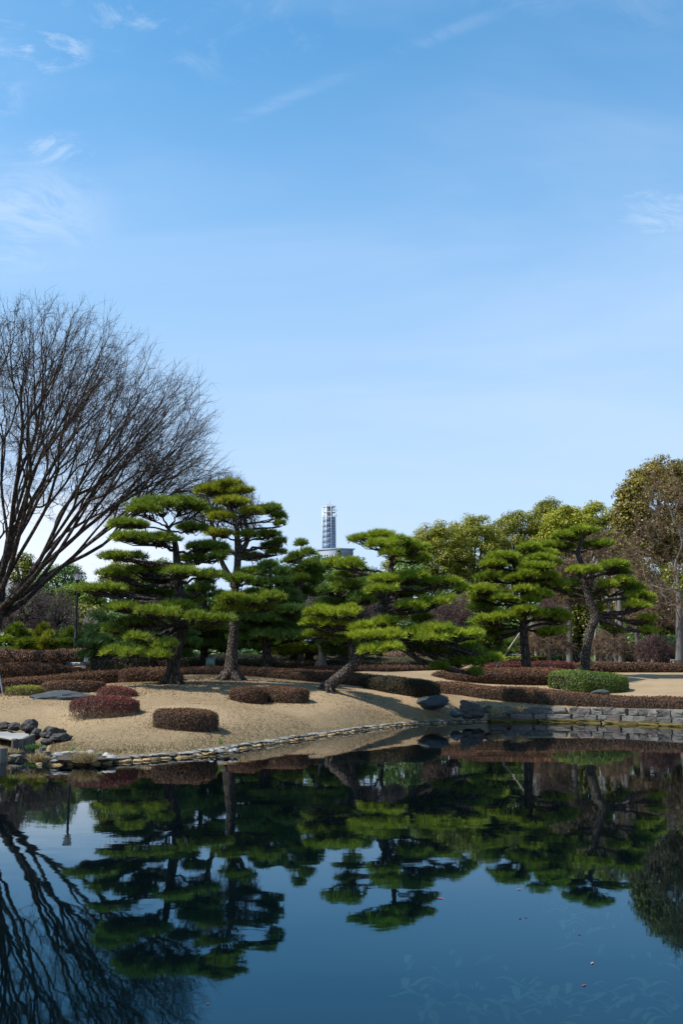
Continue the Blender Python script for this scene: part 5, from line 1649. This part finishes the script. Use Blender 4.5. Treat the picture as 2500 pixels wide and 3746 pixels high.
straw('dry straw clump hanging over the pond at the cobbled pocket', 310, 2785, 20.9, 380, .30, .26)
straw('tawny dry grass on the bank corner by the cut log stump', 137, 2785, 21.0, 380, .24, .18)
straw('dry straw heap spilling over the logs at the picture edge', 22, 2728, 22.6, 420, .18, .30, droop=1.1)
straw('dry grass growing between the cobbled pocket and the stump', 205, 2757, 21.6, 300, .16, .20)
straw('pale dry grass tuft at the start of the stone wall', 1817, 2612, 36.1, 160, .42, .20, droop=.7, w=.016)
straw('thin dry grass hanging down the face of the wall', 1895, 2600, 36.2, 120, .35, .22, droop=.9, w=.014)
straw('withered stalks in the cobbled planting pocket', 270, 2760, 21.6, 200, .14, .22, droop=.9)
straw('green water plant at the foot of the log palisade', 126, 2735, 23.4, 260, .16, .20, 'moss', 'water_plant', 'plant', 1.0)
for lb, px, py, Y in (('fresh green iris shoots on the left of the cobbled pocket', 262, 2748, 21.7), ('fresh green iris shoots right of the dry straw clump', 346, 2762, 21.5), ('fresh green iris shoots in the small cobble ring', 807, 2720, 23.5), ('short green iris shoots at the right of the cobbled pocket', 364, 2752, 21.6)):
    straw(lb, px, py, Y, 9, .22, .05, 'iris', 'iris_shoot', 'iris', .25, .022)

# ------------------------------------------------------------------ lamp post
Yl = 53.0
pb_ = W(273, 2402, Yl)
pt_ = W(283, 2128, Yl)
gzl = ground_z(pb_[0], Yl)
lamp = thing('lamp_post', 'slender black lamp post with a white lantern head', 'lamp post', (pb_[0], Yl, gzl))
x0 = (pb_[0] + pt_[0]) / 2
lp = MB()
zt_ = pt_[2]
zm = W(276, 2337, Yl)[2]
lp.tubes(np.array([[(x0, Yl, gzl - .2), (x0, Yl, zm)]]), np.array([[.092, .088]]), 14)
lp.tubes(np.array([[(x0, Yl, zm), (x0, Yl, zm + .03), (x0, Yl, zm + .07), (x0, Yl, zt_)]]), np.array([[.10, .10, .066, .060]]), 14)
lp.build('pole', M['metal_black'], lamp)
zh0, zh1 = W(283, 2122, Yl)[2], W(283, 2099, Yl)[2]
hb = MB()
hb.tubes(np.array([[(x0, Yl, zt_ - .01), (x0, Yl, zh0)]]), np.array([[.07, .13]]), 8)
hb.build('lamp_collar', M['metal_black'], lamp)
gb_ = MB()
gb_.tubes(np.array([[(x0, Yl, zh0 + .004), (x0, Yl, zh1)]]), np.array([[.14, .205]]), 6)
shade = gb_.build('lamp_shade', M['lamp_glass'], lamp)
fb = MB()
for k in range(6):
    a = k * math.pi / 3
    d = np.array((math.cos(a + .0), math.sin(a + .0), 0))
    fb.bar(np.array((x0, Yl, zh0)) + d * .147, np.array((x0, Yl, zh1)) + d * .212, .007, sides=4)
fb.build('lamp_frame', M['metal_black'], shade)
rb = MB()
rb.tubes(np.array([[(x0, Yl, zh1 + .003), (x0, Yl, zh1 + .03), (x0, Yl, zh1 + .06), (x0, Yl, zh1 + .09)]]), np.array([[.265, .265, .21, .05]]), 12)
rb.build('lamp_roof', M['metal_black'], shade)

# ------------------------------------------------------------------ direction sign and notice board
Ys = 47.2


def text_mesh(txt, size, loc, parent, mat, name='lettering', rx=math.pi / 2):
    cu = bpy.data.curves.new('txt', 'FONT')
    cu.body = txt
    cu.size = size
    cu.align_x = 'CENTER'
    cu.align_y = 'CENTER'
    cu.extrude = .002
    tmp = bpy.data.objects.new('txt', cu)
    COL.objects.link(tmp)
    bpy.context.view_layer.update()
    me = bpy.data.meshes.new_from_object(tmp.evaluated_get(bpy.context.evaluated_depsgraph_get()))
    bpy.data.objects.remove(tmp)
    o = bpy.data.objects.new(name, me)
    me.materials.clear()
    me.materials.append(M[mat])
    off = np.array(parent.matrix_basis.translation)
    if parent.parent is not None:
        off = off + np.array(parent.parent.matrix_basis.translation)
    o.location = np.array(loc) - off
    o.rotation_euler = (rx, 0, 0)
    COL.objects.link(o)
    o.parent = parent
    return o


a_ = W(255, 2430, Ys)
b_ = W(318, 2429, Ys)
gzs = ground_z((a_[0] + b_[0]) / 2, Ys)
sg = thing('direction_sign', 'low direction sign with dark arrows and black lettering on a pale panel', 'sign', ((a_[0] + b_[0]) / 2, Ys, gzs))
zt1, zb1 = W(280, 2423, Ys)[2], W(280, 2434, Ys)[2]
mb = MB()
mb.box(((a_[0] + b_[0]) / 2, Ys, (zt1 + zb1) / 2), (b_[0] - a_[0], .05, zt1 - zb1))
panel = mb.build('sign_panel', M['board_pale'], sg)
for px, w, py in ((250, .17, 2420), (319, .15, 2422)):
    p = W(px, py, Ys + .04)
    mb = MB()
    mb.box((p[0], Ys + .09, (p[2] + gzs - .3) / 2), (w, .12, p[2] - gzs + .3))
    mb.build('post', M['post_slate'], sg)
zc1 = (zt1 + zb1) / 2
L_ = b_[0] - a_[0]
for s_, dx in ((-1, -.43), (1, .43)):
    mb = MB()
    xc = (a_[0] + b_[0]) / 2 + dx * L_
    mb.box((xc, Ys - .028, zc1), (.10, .006, .11))
    plate = mb.build('arrow_plate', M['ink'], sg)
    ab = MB()
    y_ = Ys - .033
    ab.box((xc + .006 * -s_, y_, zc1), (.05, .004, .014))
    ab.add([(xc + s_ * .036, y_ - .002, zc1), (xc + s_ * .006, y_ - .002, zc1 + .034), (xc + s_ * .006, y_ - .002, zc1 - .034)] if s_ < 0 else
           [(xc + .036, y_ - .002, zc1 + .03), (xc + .002, y_ - .002, zc1 + .034), (xc + .030, y_ - .002, zc1 - .006)], [(0, 1, 2)])
    ab.build('arrow', M['board_white'], plate)
text_mesh('大手門', .085, ((a_[0] + b_[0]) / 2 - .18 * L_, Ys - .029, zc1 + .012), panel, 'ink')
text_mesh('平川門', .085, ((a_[0] + b_[0]) / 2 + .20 * L_, Ys - .029, zc1 + .012), panel, 'ink')
text_mesh('Ote-mon', .028, ((a_[0] + b_[0]) / 2 - .18 * L_, Ys - .029, zc1 - .047), panel, 'ink')
text_mesh('Hirakawa-mon', .028, ((a_[0] + b_[0]) / 2 + .20 * L_, Ys - .029, zc1 - .047), panel, 'ink')
c = W(318, 2412, Ys - .1)
nb_ = thing('notice_board', 'small tilted white notice board above the right sign post', 'notice board', (c[0], Ys - .1, gzs))
mb = MB()
mb.box((c[0], Ys - .12, c[2]), (.28, .03, .27), 0, tilt=-.5)
board = mb.build('board', M['board_white'], nb_)
mb = MB()
mb.box((c[0] + .02, Ys - .06, (c[2] - .1 + gzs - .3) / 2), (.08, .05, c[2] - .1 - gzs + .3))
mb.build('post', M['post_slate'], nb_)
mb = MB()
for k in range(7):
    zz = -.09 + k * .03
    yy = -.0175
    ca, sa = math.cos(-.5), math.sin(-.5)
    w = .20 if k % 3 else .14
    mb.box((c[0] - (.2 - w) / 2, Ys - .12 + yy * ca - zz * sa, c[2] + yy * sa + zz * ca), (w, .002, .008), 0, tilt=-.5)
mb.build('printed_lines', M['cabinet_top'], board, stuff=True)

# ------------------------------------------------------------------ green cabinet
Yc = 44.0
a_ = W(753, 2443, Yc)
b_ = W(785, 2410, Yc)
gzc = ground_z(a_[0], Yc)
cab = thing('utility_cabinet', 'sage green metal utility cabinet behind the lawn hedge', 'cabinet', ((a_[0] + b_[0]) / 2, Yc, gzc))
mb = MB()
xc, wx = (a_[0] + b_[0]) / 2, b_[0] - a_[0]
mb.box((xc, Yc, (gzc - .1 + b_[2]) / 2), (wx, .32, b_[2] - gzc + .1), .25)
mb.build('body', M['cabinet'], cab)
mb = MB()
mb.box((xc, Yc, b_[2] + .022), (wx + .05, .38, .04), .25)
mb.build('roof', M['cabinet_top'], cab)
mb = MB()
mb.box((xc + .035, Yc - .166, (gzc + b_[2]) / 2 + .15), (wx * .82, .012, (b_[2] - gzc) * .55), .25)
door = mb.build('door', M['cabinet_top'], cab)
mb = MB()
mb.box((xc - .05, Yc - .185, (gzc + b_[2]) / 2 + .2), (.02, .02, .07), .25)
mb.build('handle', M['metal_black'], door)

# ------------------------------------------------------------------ benches, fence, props
for lb, x0p, x1p, ytop, Y in (('grey slatted bench end half hidden behind the right hedge', 2454, 2480, 2411, 54.5), ('smaller slatted bench beside the rounded brown bush', 2353, 2376, 2412, 58)):
    a_, b_ = W(x0p, ytop, Y), W(x1p, ytop, Y)
    gzv = ground_z(a_[0], Y)
    bn = thing('bench', lb, 'bench', ((a_[0] + b_[0]) / 2, Y, gzv))
    H = a_[2] - gzv
    wd = b_[0] - a_[0]
    for k in range(6):
        mb = MB()
        mb.box(((a_[0] + b_[0]) / 2, Y + .02 * k, gzv + H - .06 - k * .085), (wd, .03, .072), .05)
        mb.build('slat', M['bench'], bn)
    mb = MB()
    mb.box(((a_[0] + b_[0]) / 2, Y - .22, gzv + .42), (wd, .40, .05), .05)
    mb.build('seat', M['bench'], bn)
    for sx in (-1, 1):
        for sy in (-.36, .08):
            mb = MB()
            mb.box(((a_[0] + b_[0]) / 2 + sx * (wd / 2 - .05), Y + sy, gzv + .17), (.06, .06, .44))
            mb.build('leg', M['bench'], bn)
for lb, x0p, x1p, yp in (('white bench slab nearest the slender pine', 2181, 2208, 2421), ('middle one of the three white bench slabs', 2232, 2266, 2421), ('white bench slab nearest the slatted benches', 2293, 2323, 2422.5)):
    Y = 54.5
    a_, b_ = W(x0p, yp, Y), W(x1p, yp, Y)
    gzv = ground_z(a_[0], Y)
    bn = thing('slab_bench', lb, 'bench', ((a_[0] + b_[0]) / 2, Y, gzv), 'white slab benches behind the right hedge')
    mb = MB()
    mb.box(((a_[0] + b_[0]) / 2, Y, a_[2] - .03), (b_[0] - a_[0], .40, .07))
    mb.build('seat', M['bench_white'], bn)
    for sx in (-1, 1):
        mb = MB()
        mb.box(((a_[0] + b_[0]) / 2 + sx * (b_[0] - a_[0]) * .36, Y, (gzv - .1 + a_[2] - .066) / 2), (.09, .30, a_[2] - .066 - gzv + .1))
        mb.build('leg', M['bench_white'], bn)
Y = 58.5
a_, b_ = W(1862, 2395, Y), W(1912, 2394, Y)
gzv = ground_z(a_[0], Y)
fn = thing('metal_fence', 'short grey metal rail fence behind the yellow green hedge', 'fence', ((a_[0] + b_[0]) / 2, Y, gzv))
for dz in (0, -.16):
    mb = MB()
    mb.bar((a_[0], Y, a_[2] + dz), (b_[0], Y, a_[2] + dz), .022)
    mb.build('rail', M['metal_grey'], fn)
for k in range(4):
    x = a_[0] + (b_[0] - a_[0]) * k / 3
    mb = MB()
    mb.bar((x, Y, gzv - .2), (x, Y, a_[2] + .08), .035)
    mb.build('post', M['metal_grey'], fn)
for lb, pts, Y in (('slanting pale bamboo prop left of the upright pine', ((1850, 2392), (1903, 2316)), 46.5), ('dark leaning pole at the left picture edge among the hedges', ((12, 2525), (-6, 2455)), 34.0)):
    p, q_ = W(*pts[0], Y), W(*pts[1], Y + .4)
    p[2] = min(p[2], ground_z(p[0], Y) - .05) if 'dark' in lb else p[2]
    if 'bamboo' in lb:                                      # carry it down to the ground
        d = (p - q_) / np.linalg.norm(p - q_)
        k = max(0.0, (p[2] - ground_z(p[0], p[1])) / max(-d[2], .2))
        p = p + d * (k + .1)
    mb = MB()
    mb.tubes(np.array([[p, p * .5 + q_ * .5, q_]]), np.array([[.04, .036, .03]]), 8)
    o = mb.build('prop_pole', M['bamboo'] if 'bamboo' in lb else M['post_slate'], smooth=True)
    tag(o, lb, 'pole')

# ------------------------------------------------------------------ pavilion behind the pines
Yp = 66.0


def pavilion(label, pxa, pxb, eave, ridge, Y, dep, mats):
    a_, b_ = W(pxa, eave, Y), W(pxb, eave, Y)
    zr = W(pxa, ridge, Y)[2]
    xc, wd = (a_[0] + b_[0]) / 2, b_[0] - a_[0]
    gzv = ground_z(xc, Y)
    pv = thing('pavilion', label, 'building', (xc, Y + dep / 2, gzv))
    mb = MB()
    x0, x1, y0, y1, ze = xc - wd / 2, xc + wd / 2, Y - .3, Y + dep + .3, a_[2]
    ym = (y0 + y1) / 2
    ins = min(wd * .22, 1.4)
    mb.add([(x0, y0, ze), (x1, y0, ze), (x1, y1, ze), (x0, y1, ze), (x0 + ins, ym, zr), (x1 - ins, ym, zr)], [(0, 1, 5, 4), (2, 3, 4, 5)])
    mb.add([(x0, y0, ze), (x1, y0, ze), (x1, y1, ze), (x0, y1, ze), (x0 + ins, ym, zr), (x1 - ins, ym, zr)], [(1, 2, 5), (3, 0, 4)])
    mb.add([(x0, y0, ze), (x0, y1, ze), (x1, y1, ze), (x1, y0, ze)], [(0, 1, 2, 3)], .5, 1)
    mb.box((xc, y0 + .02, ze - .06), (wd, .05, .10), slot=1)
    n_r = int(wd / .3)
    for k in range(n_r):
        x = x0 + (k + .5) * wd / n_r
        xt = x0 + ins + (x - x0) / wd * (wd - 2 * ins)
        mb.bar((x, y0 - .02, ze + .03), (xt, ym, zr + .03), .035, sides=4)
    mb.build('roof', [M['roof_tile'], M['wood_red']], pv)
    mb = MB()
    mb.box((xc, Y + dep * .6, (gzv + ze) / 2 - .06), (wd * .82, dep * .6, ze - gzv - .1))
    mb.build('wall', M['wood_red'], pv)
    for sx in (-.42, -.14, .14, .42):
        mb = MB()
        mb.box((xc + sx * wd, Y + .1, (gzv + ze) / 2 - .06), (.14, .14, ze - gzv - .1))
        mb.build('pillar', M['wood_red'], pv)
    return pv


pavilion('dark timber pavilion with hipped slate blue roof between the pine trunks', 1098, 1200, 2345, 2322, 66, 3.5, None)
pavilion('long low building with slate blue roof left of the dark pavilion', 990, 1085, 2342, 2322, 72, 3.5, None)

# ------------------------------------------------------------------ glass tower over the trees
Yt = 600.0
mt = mpp(Yt)


def zrow(py):
    return W(1204, py, Yt)[2]


phi = R(25)
ctr = W(1193.5, 1950, Yt)                       # near vertical edge between the two faces
rw = (1228.8 - 1193.5) * mt / math.cos(phi)     # right face width
lw = (1193.5 - 1179.7) * mt / math.sin(phi) * .98
er = np.array((math.cos(phi), math.sin(phi)))
el = np.array((-math.sin(phi), math.cos(phi)))
c0 = np.array((ctr[0], Yt))
mid = c0 + er * rw / 2 + el * lw / 2
zg = 2.05
tw = thing('glass_tower', 'slim glass and white steel tower rising above the trees', 'tower', (mid[0], mid[1], zg))
rows = [1890, 1909.2, 1928.5, 1947.6, 1966.8, 1986.5, 2007, 2026]
zrows = [zrow(y) for y in rows]
faces = [(c0, er, rw, 2), (c0, el, lw, 1), (c0 + el * lw, er, rw, 2), (c0 + er * rw, el, lw, 1)]
fb = MB()
sp = .22
for fi, (o0, ax, wdt, nb2) in enumerate(faces):
    nv2 = np.array((ax[1], -ax[0]))
    if fi in (1,):
        nv2 = -np.array((-ax[1], ax[0])) * -1
    inward = nrm(mid - (o0 + ax * wdt / 2))
    for r_ in range(len(zrows) - 1):
        for k in range(nb2):
            p = o0 + ax * wdt * (k + .5) / nb2 + inward * .05
            mb = MB()
            mb.box((p[0], p[1], (zrows[r_] + zrows[r_ + 1]) / 2), (wdt / nb2 - sp * 1.2, .12, zrows[r_] - zrows[r_ + 1] - sp * 1.2), math.atan2(ax[1], ax[0]), random.random())
            mb.build('glass_panel', M['tower_glass'], tw)
    for r_ in range(len(zrows)):
        p = o0 + ax * wdt / 2
        fb.box((p[0], p[1], zrows[r_]), (wdt + .02 * fi, sp * .9, sp * .9), math.atan2(ax[1], ax[0]))
ztop = zrow(1851)
zmid = zrow(1871.5)
corners = [c0, c0 + er * rw, c0 + er * rw + el * lw, c0 + el * lw]
for k, cc in enumerate(corners + [c0 + er * rw / 2, c0 + er * rw / 2 + el * lw]):
    fb.box((cc[0], cc[1], (ztop + zrows[-1] - 2) / 2), (sp * 1.9, sp * 1.9, ztop - zrows[-1] + 2), phi)
fb.build('steel_frame', M['white_steel'], tw, stuff=False)
cb = MB()
cb.box((mid[0], mid[1], (zg + zrows[0]) / 2), (rw - 1.6, lw - 1.6, zrows[0] - zg), phi)
cb.box((mid[0] + .3, mid[1] + .2, (zrows[0] + ztop) / 2 - .1), (rw * .36, lw * .42, ztop - zrows[0] - .4), phi)
cb.build('shaft', M['tower_dark'], tw)
for zz in (ztop, zmid, zrows[0] + .25):
    mb = MB()
    mb.box((mid[0], mid[1], zz), (rw + .25, lw + .25, .42), phi)
    mb.build('deck', M['white_steel'], tw)
bb = MB()
for za, zb2 in ((zrows[0], zmid), (zmid, ztop)):
    for o0, ax, wdt, nb2 in faces[:2]:
        p, q_ = o0 + ax * .2, o0 + ax * wdt * (1 / nb2)
        bb.bar((p[0], p[1], za + .3), (q_[0], q_[1], zb2 - .3), .09, sides=4)
        q2 = o0 + ax * wdt * .999
        bb.bar((o0[0], o0[1], za + 1.1), (q2[0], q2[1], za + 1.1), .07, sides=4)
        for k in range(9):
            pp = o0 + ax * wdt * k / 8
            bb.bar((pp[0], pp[1], za + .2), (pp[0], pp[1], za + 1.1), .045, sides=4)
bb.build('railing', M['white_steel'], tw)


def dish(parent, c, r, d):
    mb = MB()
    d = nrm(np.array(d, float))
    a = nrm(np.cross(d, (0, 0, 1)))
    b = np.cross(d, a)
    rings = []
    for k, (rr_, off) in enumerate(((.05, -.30), (.5, -.22), (.85, -.06), (1, 0), (.9, .02), (.02, .04))):
        th = np.linspace(0, 6.283, 16, endpoint=False)
        rings.append(np.array(c) + d * off * r * 1.5 + (a * np.cos(th)[:, None] + b * np.sin(th)[:, None]) * rr_ * r)
    V = np.vstack(rings)
    ix = np.arange(96).reshape(6, 16)
    mb.add(V, np.stack([ix[:-1], np.roll(ix, -1, 1)[:-1], np.roll(ix, -1, 1)[1:], ix[1:]], -1).reshape(-1, 4))
    mb.build('antenna_dish', M['board_white'], parent, smooth=True)


lm_ = c0 + el * lw * .55
rm_ = c0 + er * rw
dish(tw, (*(lm_ + (-.5, -.3)), zrow(1880)), .95, (-.8, -.6, 0))
dish(tw, (*(lm_ + (.5, .2)), zrow(1864)), .55, (-.8, -.6, 0))
dish(tw, (*(rm_ + np.array((-.8, -.6))), zrow(1861)), .75, (-.2, -1, 0))
dish(tw, (*(rm_ + np.array((.5, .6))), zrow(1864)), .7, (1, -.3, 0))
dish(tw, (*(rm_ + np.array((.5, .6))), zrow(1883)), .7, (1, -.3, 0))
dish(tw, (*(c0 + er * rw * .22), zrow(1863)), .4, (.1, -1, 0))
for dx, py, nm in ((-.6, 1836, 0), (.7, 1826, 1)):
    p = mid + er * dx
    mb = MB()
    mb.bar((p[0], p[1], ztop), (p[0], p[1], zrow(py)), .075 if nm else .09)
    for k in range(3):
        zz = ztop + (zrow(py) - ztop) * (.35 + .3 * k)
        mb.bar((p[0] - .28, p[1], zz), (p[0] + .28, p[1], zz + .02), .05, sides=4)
    mb.build('antenna_mast', M['metal_grey'], tw)
rb = MB()
for o0, ax, wdt, nb2 in faces:
    for zz in (.5, 1.0):
        q2 = o0 + ax * wdt
        rb.bar((o0[0], o0[1], ztop + zz), (q2[0], q2[1], ztop + zz), .04, sides=4)
    for k in range(8):
        pp = o0 + ax * wdt * k / 8
        rb.bar((pp[0], pp[1], ztop), (pp[0], pp[1], ztop + 1.0), .04, sides=4)
rb.build('roof_railing', M['white_steel'], tw)

# building at the tower's foot
Yb = 590.0
c0b = W(1227.5, 2006, Yb)
zr_ = c0b[2]
pf = R(-35)
e1 = np.array((-math.cos(R(28)), math.sin(R(28)) * 1.0))
e2 = np.array((math.cos(R(20)), math.sin(R(20))))
l1 = (1227.5 - 1160) * mpp(Yb) / math.cos(R(28))
l2 = (1294 - 1227.5) * mpp(Yb) / math.cos(R(20))
c0b = c0b[:2]
ob = thing('office_building', 'pale metal clad building with flat overhanging roof at the tower foot', 'building', (c0b[0], Yb + 8, zg))
zw = W(1227, 2008.5, Yb)[2]
zwin = W(1227, 2028, Yb)[2]
mb = MB()
far_ = c0b + e1 * l1 + e2 * l2
quad = [c0b, c0b + e2 * l2, far_, c0b + e1 * l1]


def prism(mb, qd, z0, z1, tint=.5, slot=0):
    n = len(qd)
    V = [(p[0], p[1], z0) for p in qd] + [(p[0], p[1], z1) for p in qd]
    mb.add(V, [(i, (i + 1) % n, n + (i + 1) % n, n + i) for i in range(n)], tint, slot)
    mb.add(V, [tuple(range(n, 2 * n))], tint, slot)
    mb.add(V, [tuple(range(n - 1, -1, -1))], tint, slot)


ccb = sum(quad) / 4
prism(mb, quad, zwin, zw)
mb.build('upper_wall', M['clad'], ob)
mb = MB()
prism(mb, [p + (ccb - p) * .03 for p in quad], zg - .5, zwin - .01)
mb.build('lower_wall', M['clad_dark'], ob)
mb = MB()
prism(mb, [ccb + (p - ccb) * 1.10 for p in quad], zw + .01, zr_ + .35)
mb.build('roof', M['clad'], ob)
for k in range(14):
    p = c0b + e2 * l2 * (k + .5) / 14 + np.array((.05, -.12))
    f1 = MB()
    f1.box((p[0], p[1], (zw + zwin) / 2), (.14, .3, zw - zwin - .2), R(20))
    f1.build('fin', M['clad_dark'], ob)
for k in range(7):
    p = c0b + e1 * l1 * (k + .5) / 7 + np.array((.05, -.12))
    f1 = MB()
    f1.box((p[0], p[1], zwin - 2.4), (.35, .4, 4.6), R(-28))
    f1.build('pillar', M['white_steel'], ob)

# ------------------------------------------------------------------ things on and in the water
for lb, px, py, mt_, s in (('small red leaf floating right of the pine top reflection', 1613, 3287, 'redleaf', .045), ('tan curled leaf floating over the submerged weeds', 2168, 3524, 'tanleaf', .035), ('dark red leaf floating below the tan curled leaf', 2138, 3605, 'redleaf', .028),
                          ('dark twig like leaf floating on open blue water', 2122, 3418, 'darkleaf', .035), ('small dark leaf floating near the centre of the blue water', 1927, 3357, 'darkleaf', .028), ('tiny dark leaf floating beside another dark leaf', 1904, 3361, 'darkleaf', .022),
                          ('pale brown leaf floating near the tree line reflection', 1900, 3254, 'tanleaf', .035), ('dark leaf floating at the left of the open water', 760, 3672, 'darkleaf', .03)):
    p = W0(px, py, .0015)
    mb = MB()
    th = np.linspace(0, 6.283, 10, endpoint=False)
    a = random.uniform(0, 3)
    rr_ = s * .6 * np.array((1.2, .75, .55, .5, .6, 1.0, .6, .5, .55, .75))
    X_ = np.c_[np.cos(th) * rr_ * 1.3, np.sin(th) * rr_ * .7, .004 * np.abs(np.sin(th)) + .001]
    X_ = np.c_[X_[:, 0] * math.cos(a) - X_[:, 1] * math.sin(a), X_[:, 0] * math.sin(a) + X_[:, 1] * math.cos(a), X_[:, 2]] + p
    mb.add(np.vstack([X_, [p]]), [(i, (i + 1) % 10, 10) for i in range(10)])
    tag(mb.build('fallen_leaf', M[mt_]), lb, 'leaf')
mb = MB()
for k in range(150):
    if k < 120:
        p = W0(rng.uniform(1500, 2560), 3480 + 270 * math.sqrt(rng.random()), -.16)
    else:
        p = W0(rng.uniform(2030, 2300), rng.uniform(3290, 3430), -.16)
    n = 8
    a = rng.uniform(0, 6.283)
    L = rng.uniform(.10, .32)
    t = np.linspace(0, 1, n)
    ang = a + np.cumsum(rng.normal(size=n) * .25 + rng.normal() * .12)
    x = p[0] + np.cumsum(np.cos(ang)) * L / n
    y = p[1] + np.cumsum(np.sin(ang)) * L / n
    w = rng.uniform(.012, .03) * np.sin(np.clip(t * .9 + .1, 0, 1) * math.pi) + .002
    nx_, ny_ = -np.sin(ang), np.cos(ang)
    z = -.05 - rng.random() * .14 + .02 * np.sin(t * 5)
    V = np.vstack([np.c_[x + nx_ * w, y + ny_ * w, np.full(n, 1) * z], np.c_[x - nx_ * w, y - ny_ * w, np.full(n, 1) * z]])
    mb.add(V, [(i, i + 1, n + i + 1, n + i) for i in range(n - 1)], rng.random())
o = mb.build('pond_weed', M['weed'])
o['kind'] = 'stuff'
tag(o, 'pale weed leaves lying under the surface of the pond', 'pond weed')

# dry grass blades over the near lawn
n = 360000
P = np.c_[rng.uniform(-12.5, 10.5, n), 19.8 + 22 * rng.random(n) ** 1.25]
k = (sdist(P, pond) > .26)
P = P[k]
z = land(P)
n = len(P)
d = nrm(rng.normal(size=(n, 3)) * np.array((.55, .55, .1)) + np.array((0, 0, .8)))
edge_ = np.clip(1.6 - sdist(P, pond), 0, 1)[:, None]
h = rng.uniform(.012, .036, (n, 1)) * (1.0 + .8 * edge_)
s = nrm(np.cross(d, rng.normal(size=(n, 3)))) * rng.uniform(.004, .010, (n, 1))
b0 = np.c_[P, z - .005]
mb = MB()
p3 = np.c_[P, z]
tint = .50 + .22 * fbm(p3, .9, 71) + .12 * fbm(p3, 3.5, 72) - .30 * edge_[:, 0] + rng.normal(size=n) * .26
grn = (fbm(p3, .8, 75) + 1.3 * edge_[:, 0] + rng.normal(size=n) * .5) > 1.75
for slot, kk in ((0, ~grn), (1, grn)):
    mb.add(np.stack([b0 - s, b0 + s, b0 + d * h], 1)[kk].reshape(-1, 3), np.arange(kk.sum() * 3).reshape(-1, 3), np.clip(tint[kk], 0, 1), slot)
o = mb.build('lawn_grass', [M['lawn_blade'], M['lawn_green']])
o['kind'] = 'stuff'
tag(o, 'short dry straw coloured grass covering the lawn', 'grass')

# fallen leaves and bare litter, dark as base shading under shrubs and pines
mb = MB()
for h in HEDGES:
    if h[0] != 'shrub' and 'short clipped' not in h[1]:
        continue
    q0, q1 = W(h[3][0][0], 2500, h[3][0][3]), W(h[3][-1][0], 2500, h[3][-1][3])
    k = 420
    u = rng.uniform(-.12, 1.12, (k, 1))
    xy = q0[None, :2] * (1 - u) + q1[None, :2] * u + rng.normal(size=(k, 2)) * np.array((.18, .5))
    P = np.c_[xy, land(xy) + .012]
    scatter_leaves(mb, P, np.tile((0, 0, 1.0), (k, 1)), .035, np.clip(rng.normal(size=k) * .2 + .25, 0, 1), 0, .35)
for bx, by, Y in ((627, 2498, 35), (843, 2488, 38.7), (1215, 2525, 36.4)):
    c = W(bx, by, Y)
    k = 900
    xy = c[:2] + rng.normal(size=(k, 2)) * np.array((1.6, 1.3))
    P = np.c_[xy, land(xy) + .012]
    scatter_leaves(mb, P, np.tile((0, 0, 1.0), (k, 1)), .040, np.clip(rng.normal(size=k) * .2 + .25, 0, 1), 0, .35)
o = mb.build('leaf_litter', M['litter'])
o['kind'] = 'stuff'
tag(o, 'brown fallen leaves and needles lying as base shading under shrubs and pines', 'leaf litter')

# which things are repeats of one kind
GROUPS = {'hedge': 'clipped azalea hedges round the lawn', 'shrub': 'clipped shrubs on the lawn', 'broadleaf_tree': 'evergreen broadleaf trees behind the garden', 'bare_tree': 'leafless winter trees',
          'pine_tree': 'pines of the garden', 'rock': 'rocks and boulders by the pond', 'conifer_tree': 'small conifer tips by the tower', 'fallen_leaf': 'leaves floating on the pond', 'iris_shoot': 'iris shoots at the pond edge',
          'log_post': 'log posts by the stream mouth', 'dry_grass_clump': 'dry grass clumps at the bank', 'bench': 'slatted benches behind the right hedge', 'cobble_ring': 'cobbled planting pockets', 'pavilion': 'low tiled buildings behind the pines'}
for o in list(S.objects):
    if o.parent is None and 'label' in o and 'group' not in o and o.get('kind') != 'stuff':
        k = o.name.split('.')[0]
        if k in GROUPS:
            o['group'] = GROUPS[k]
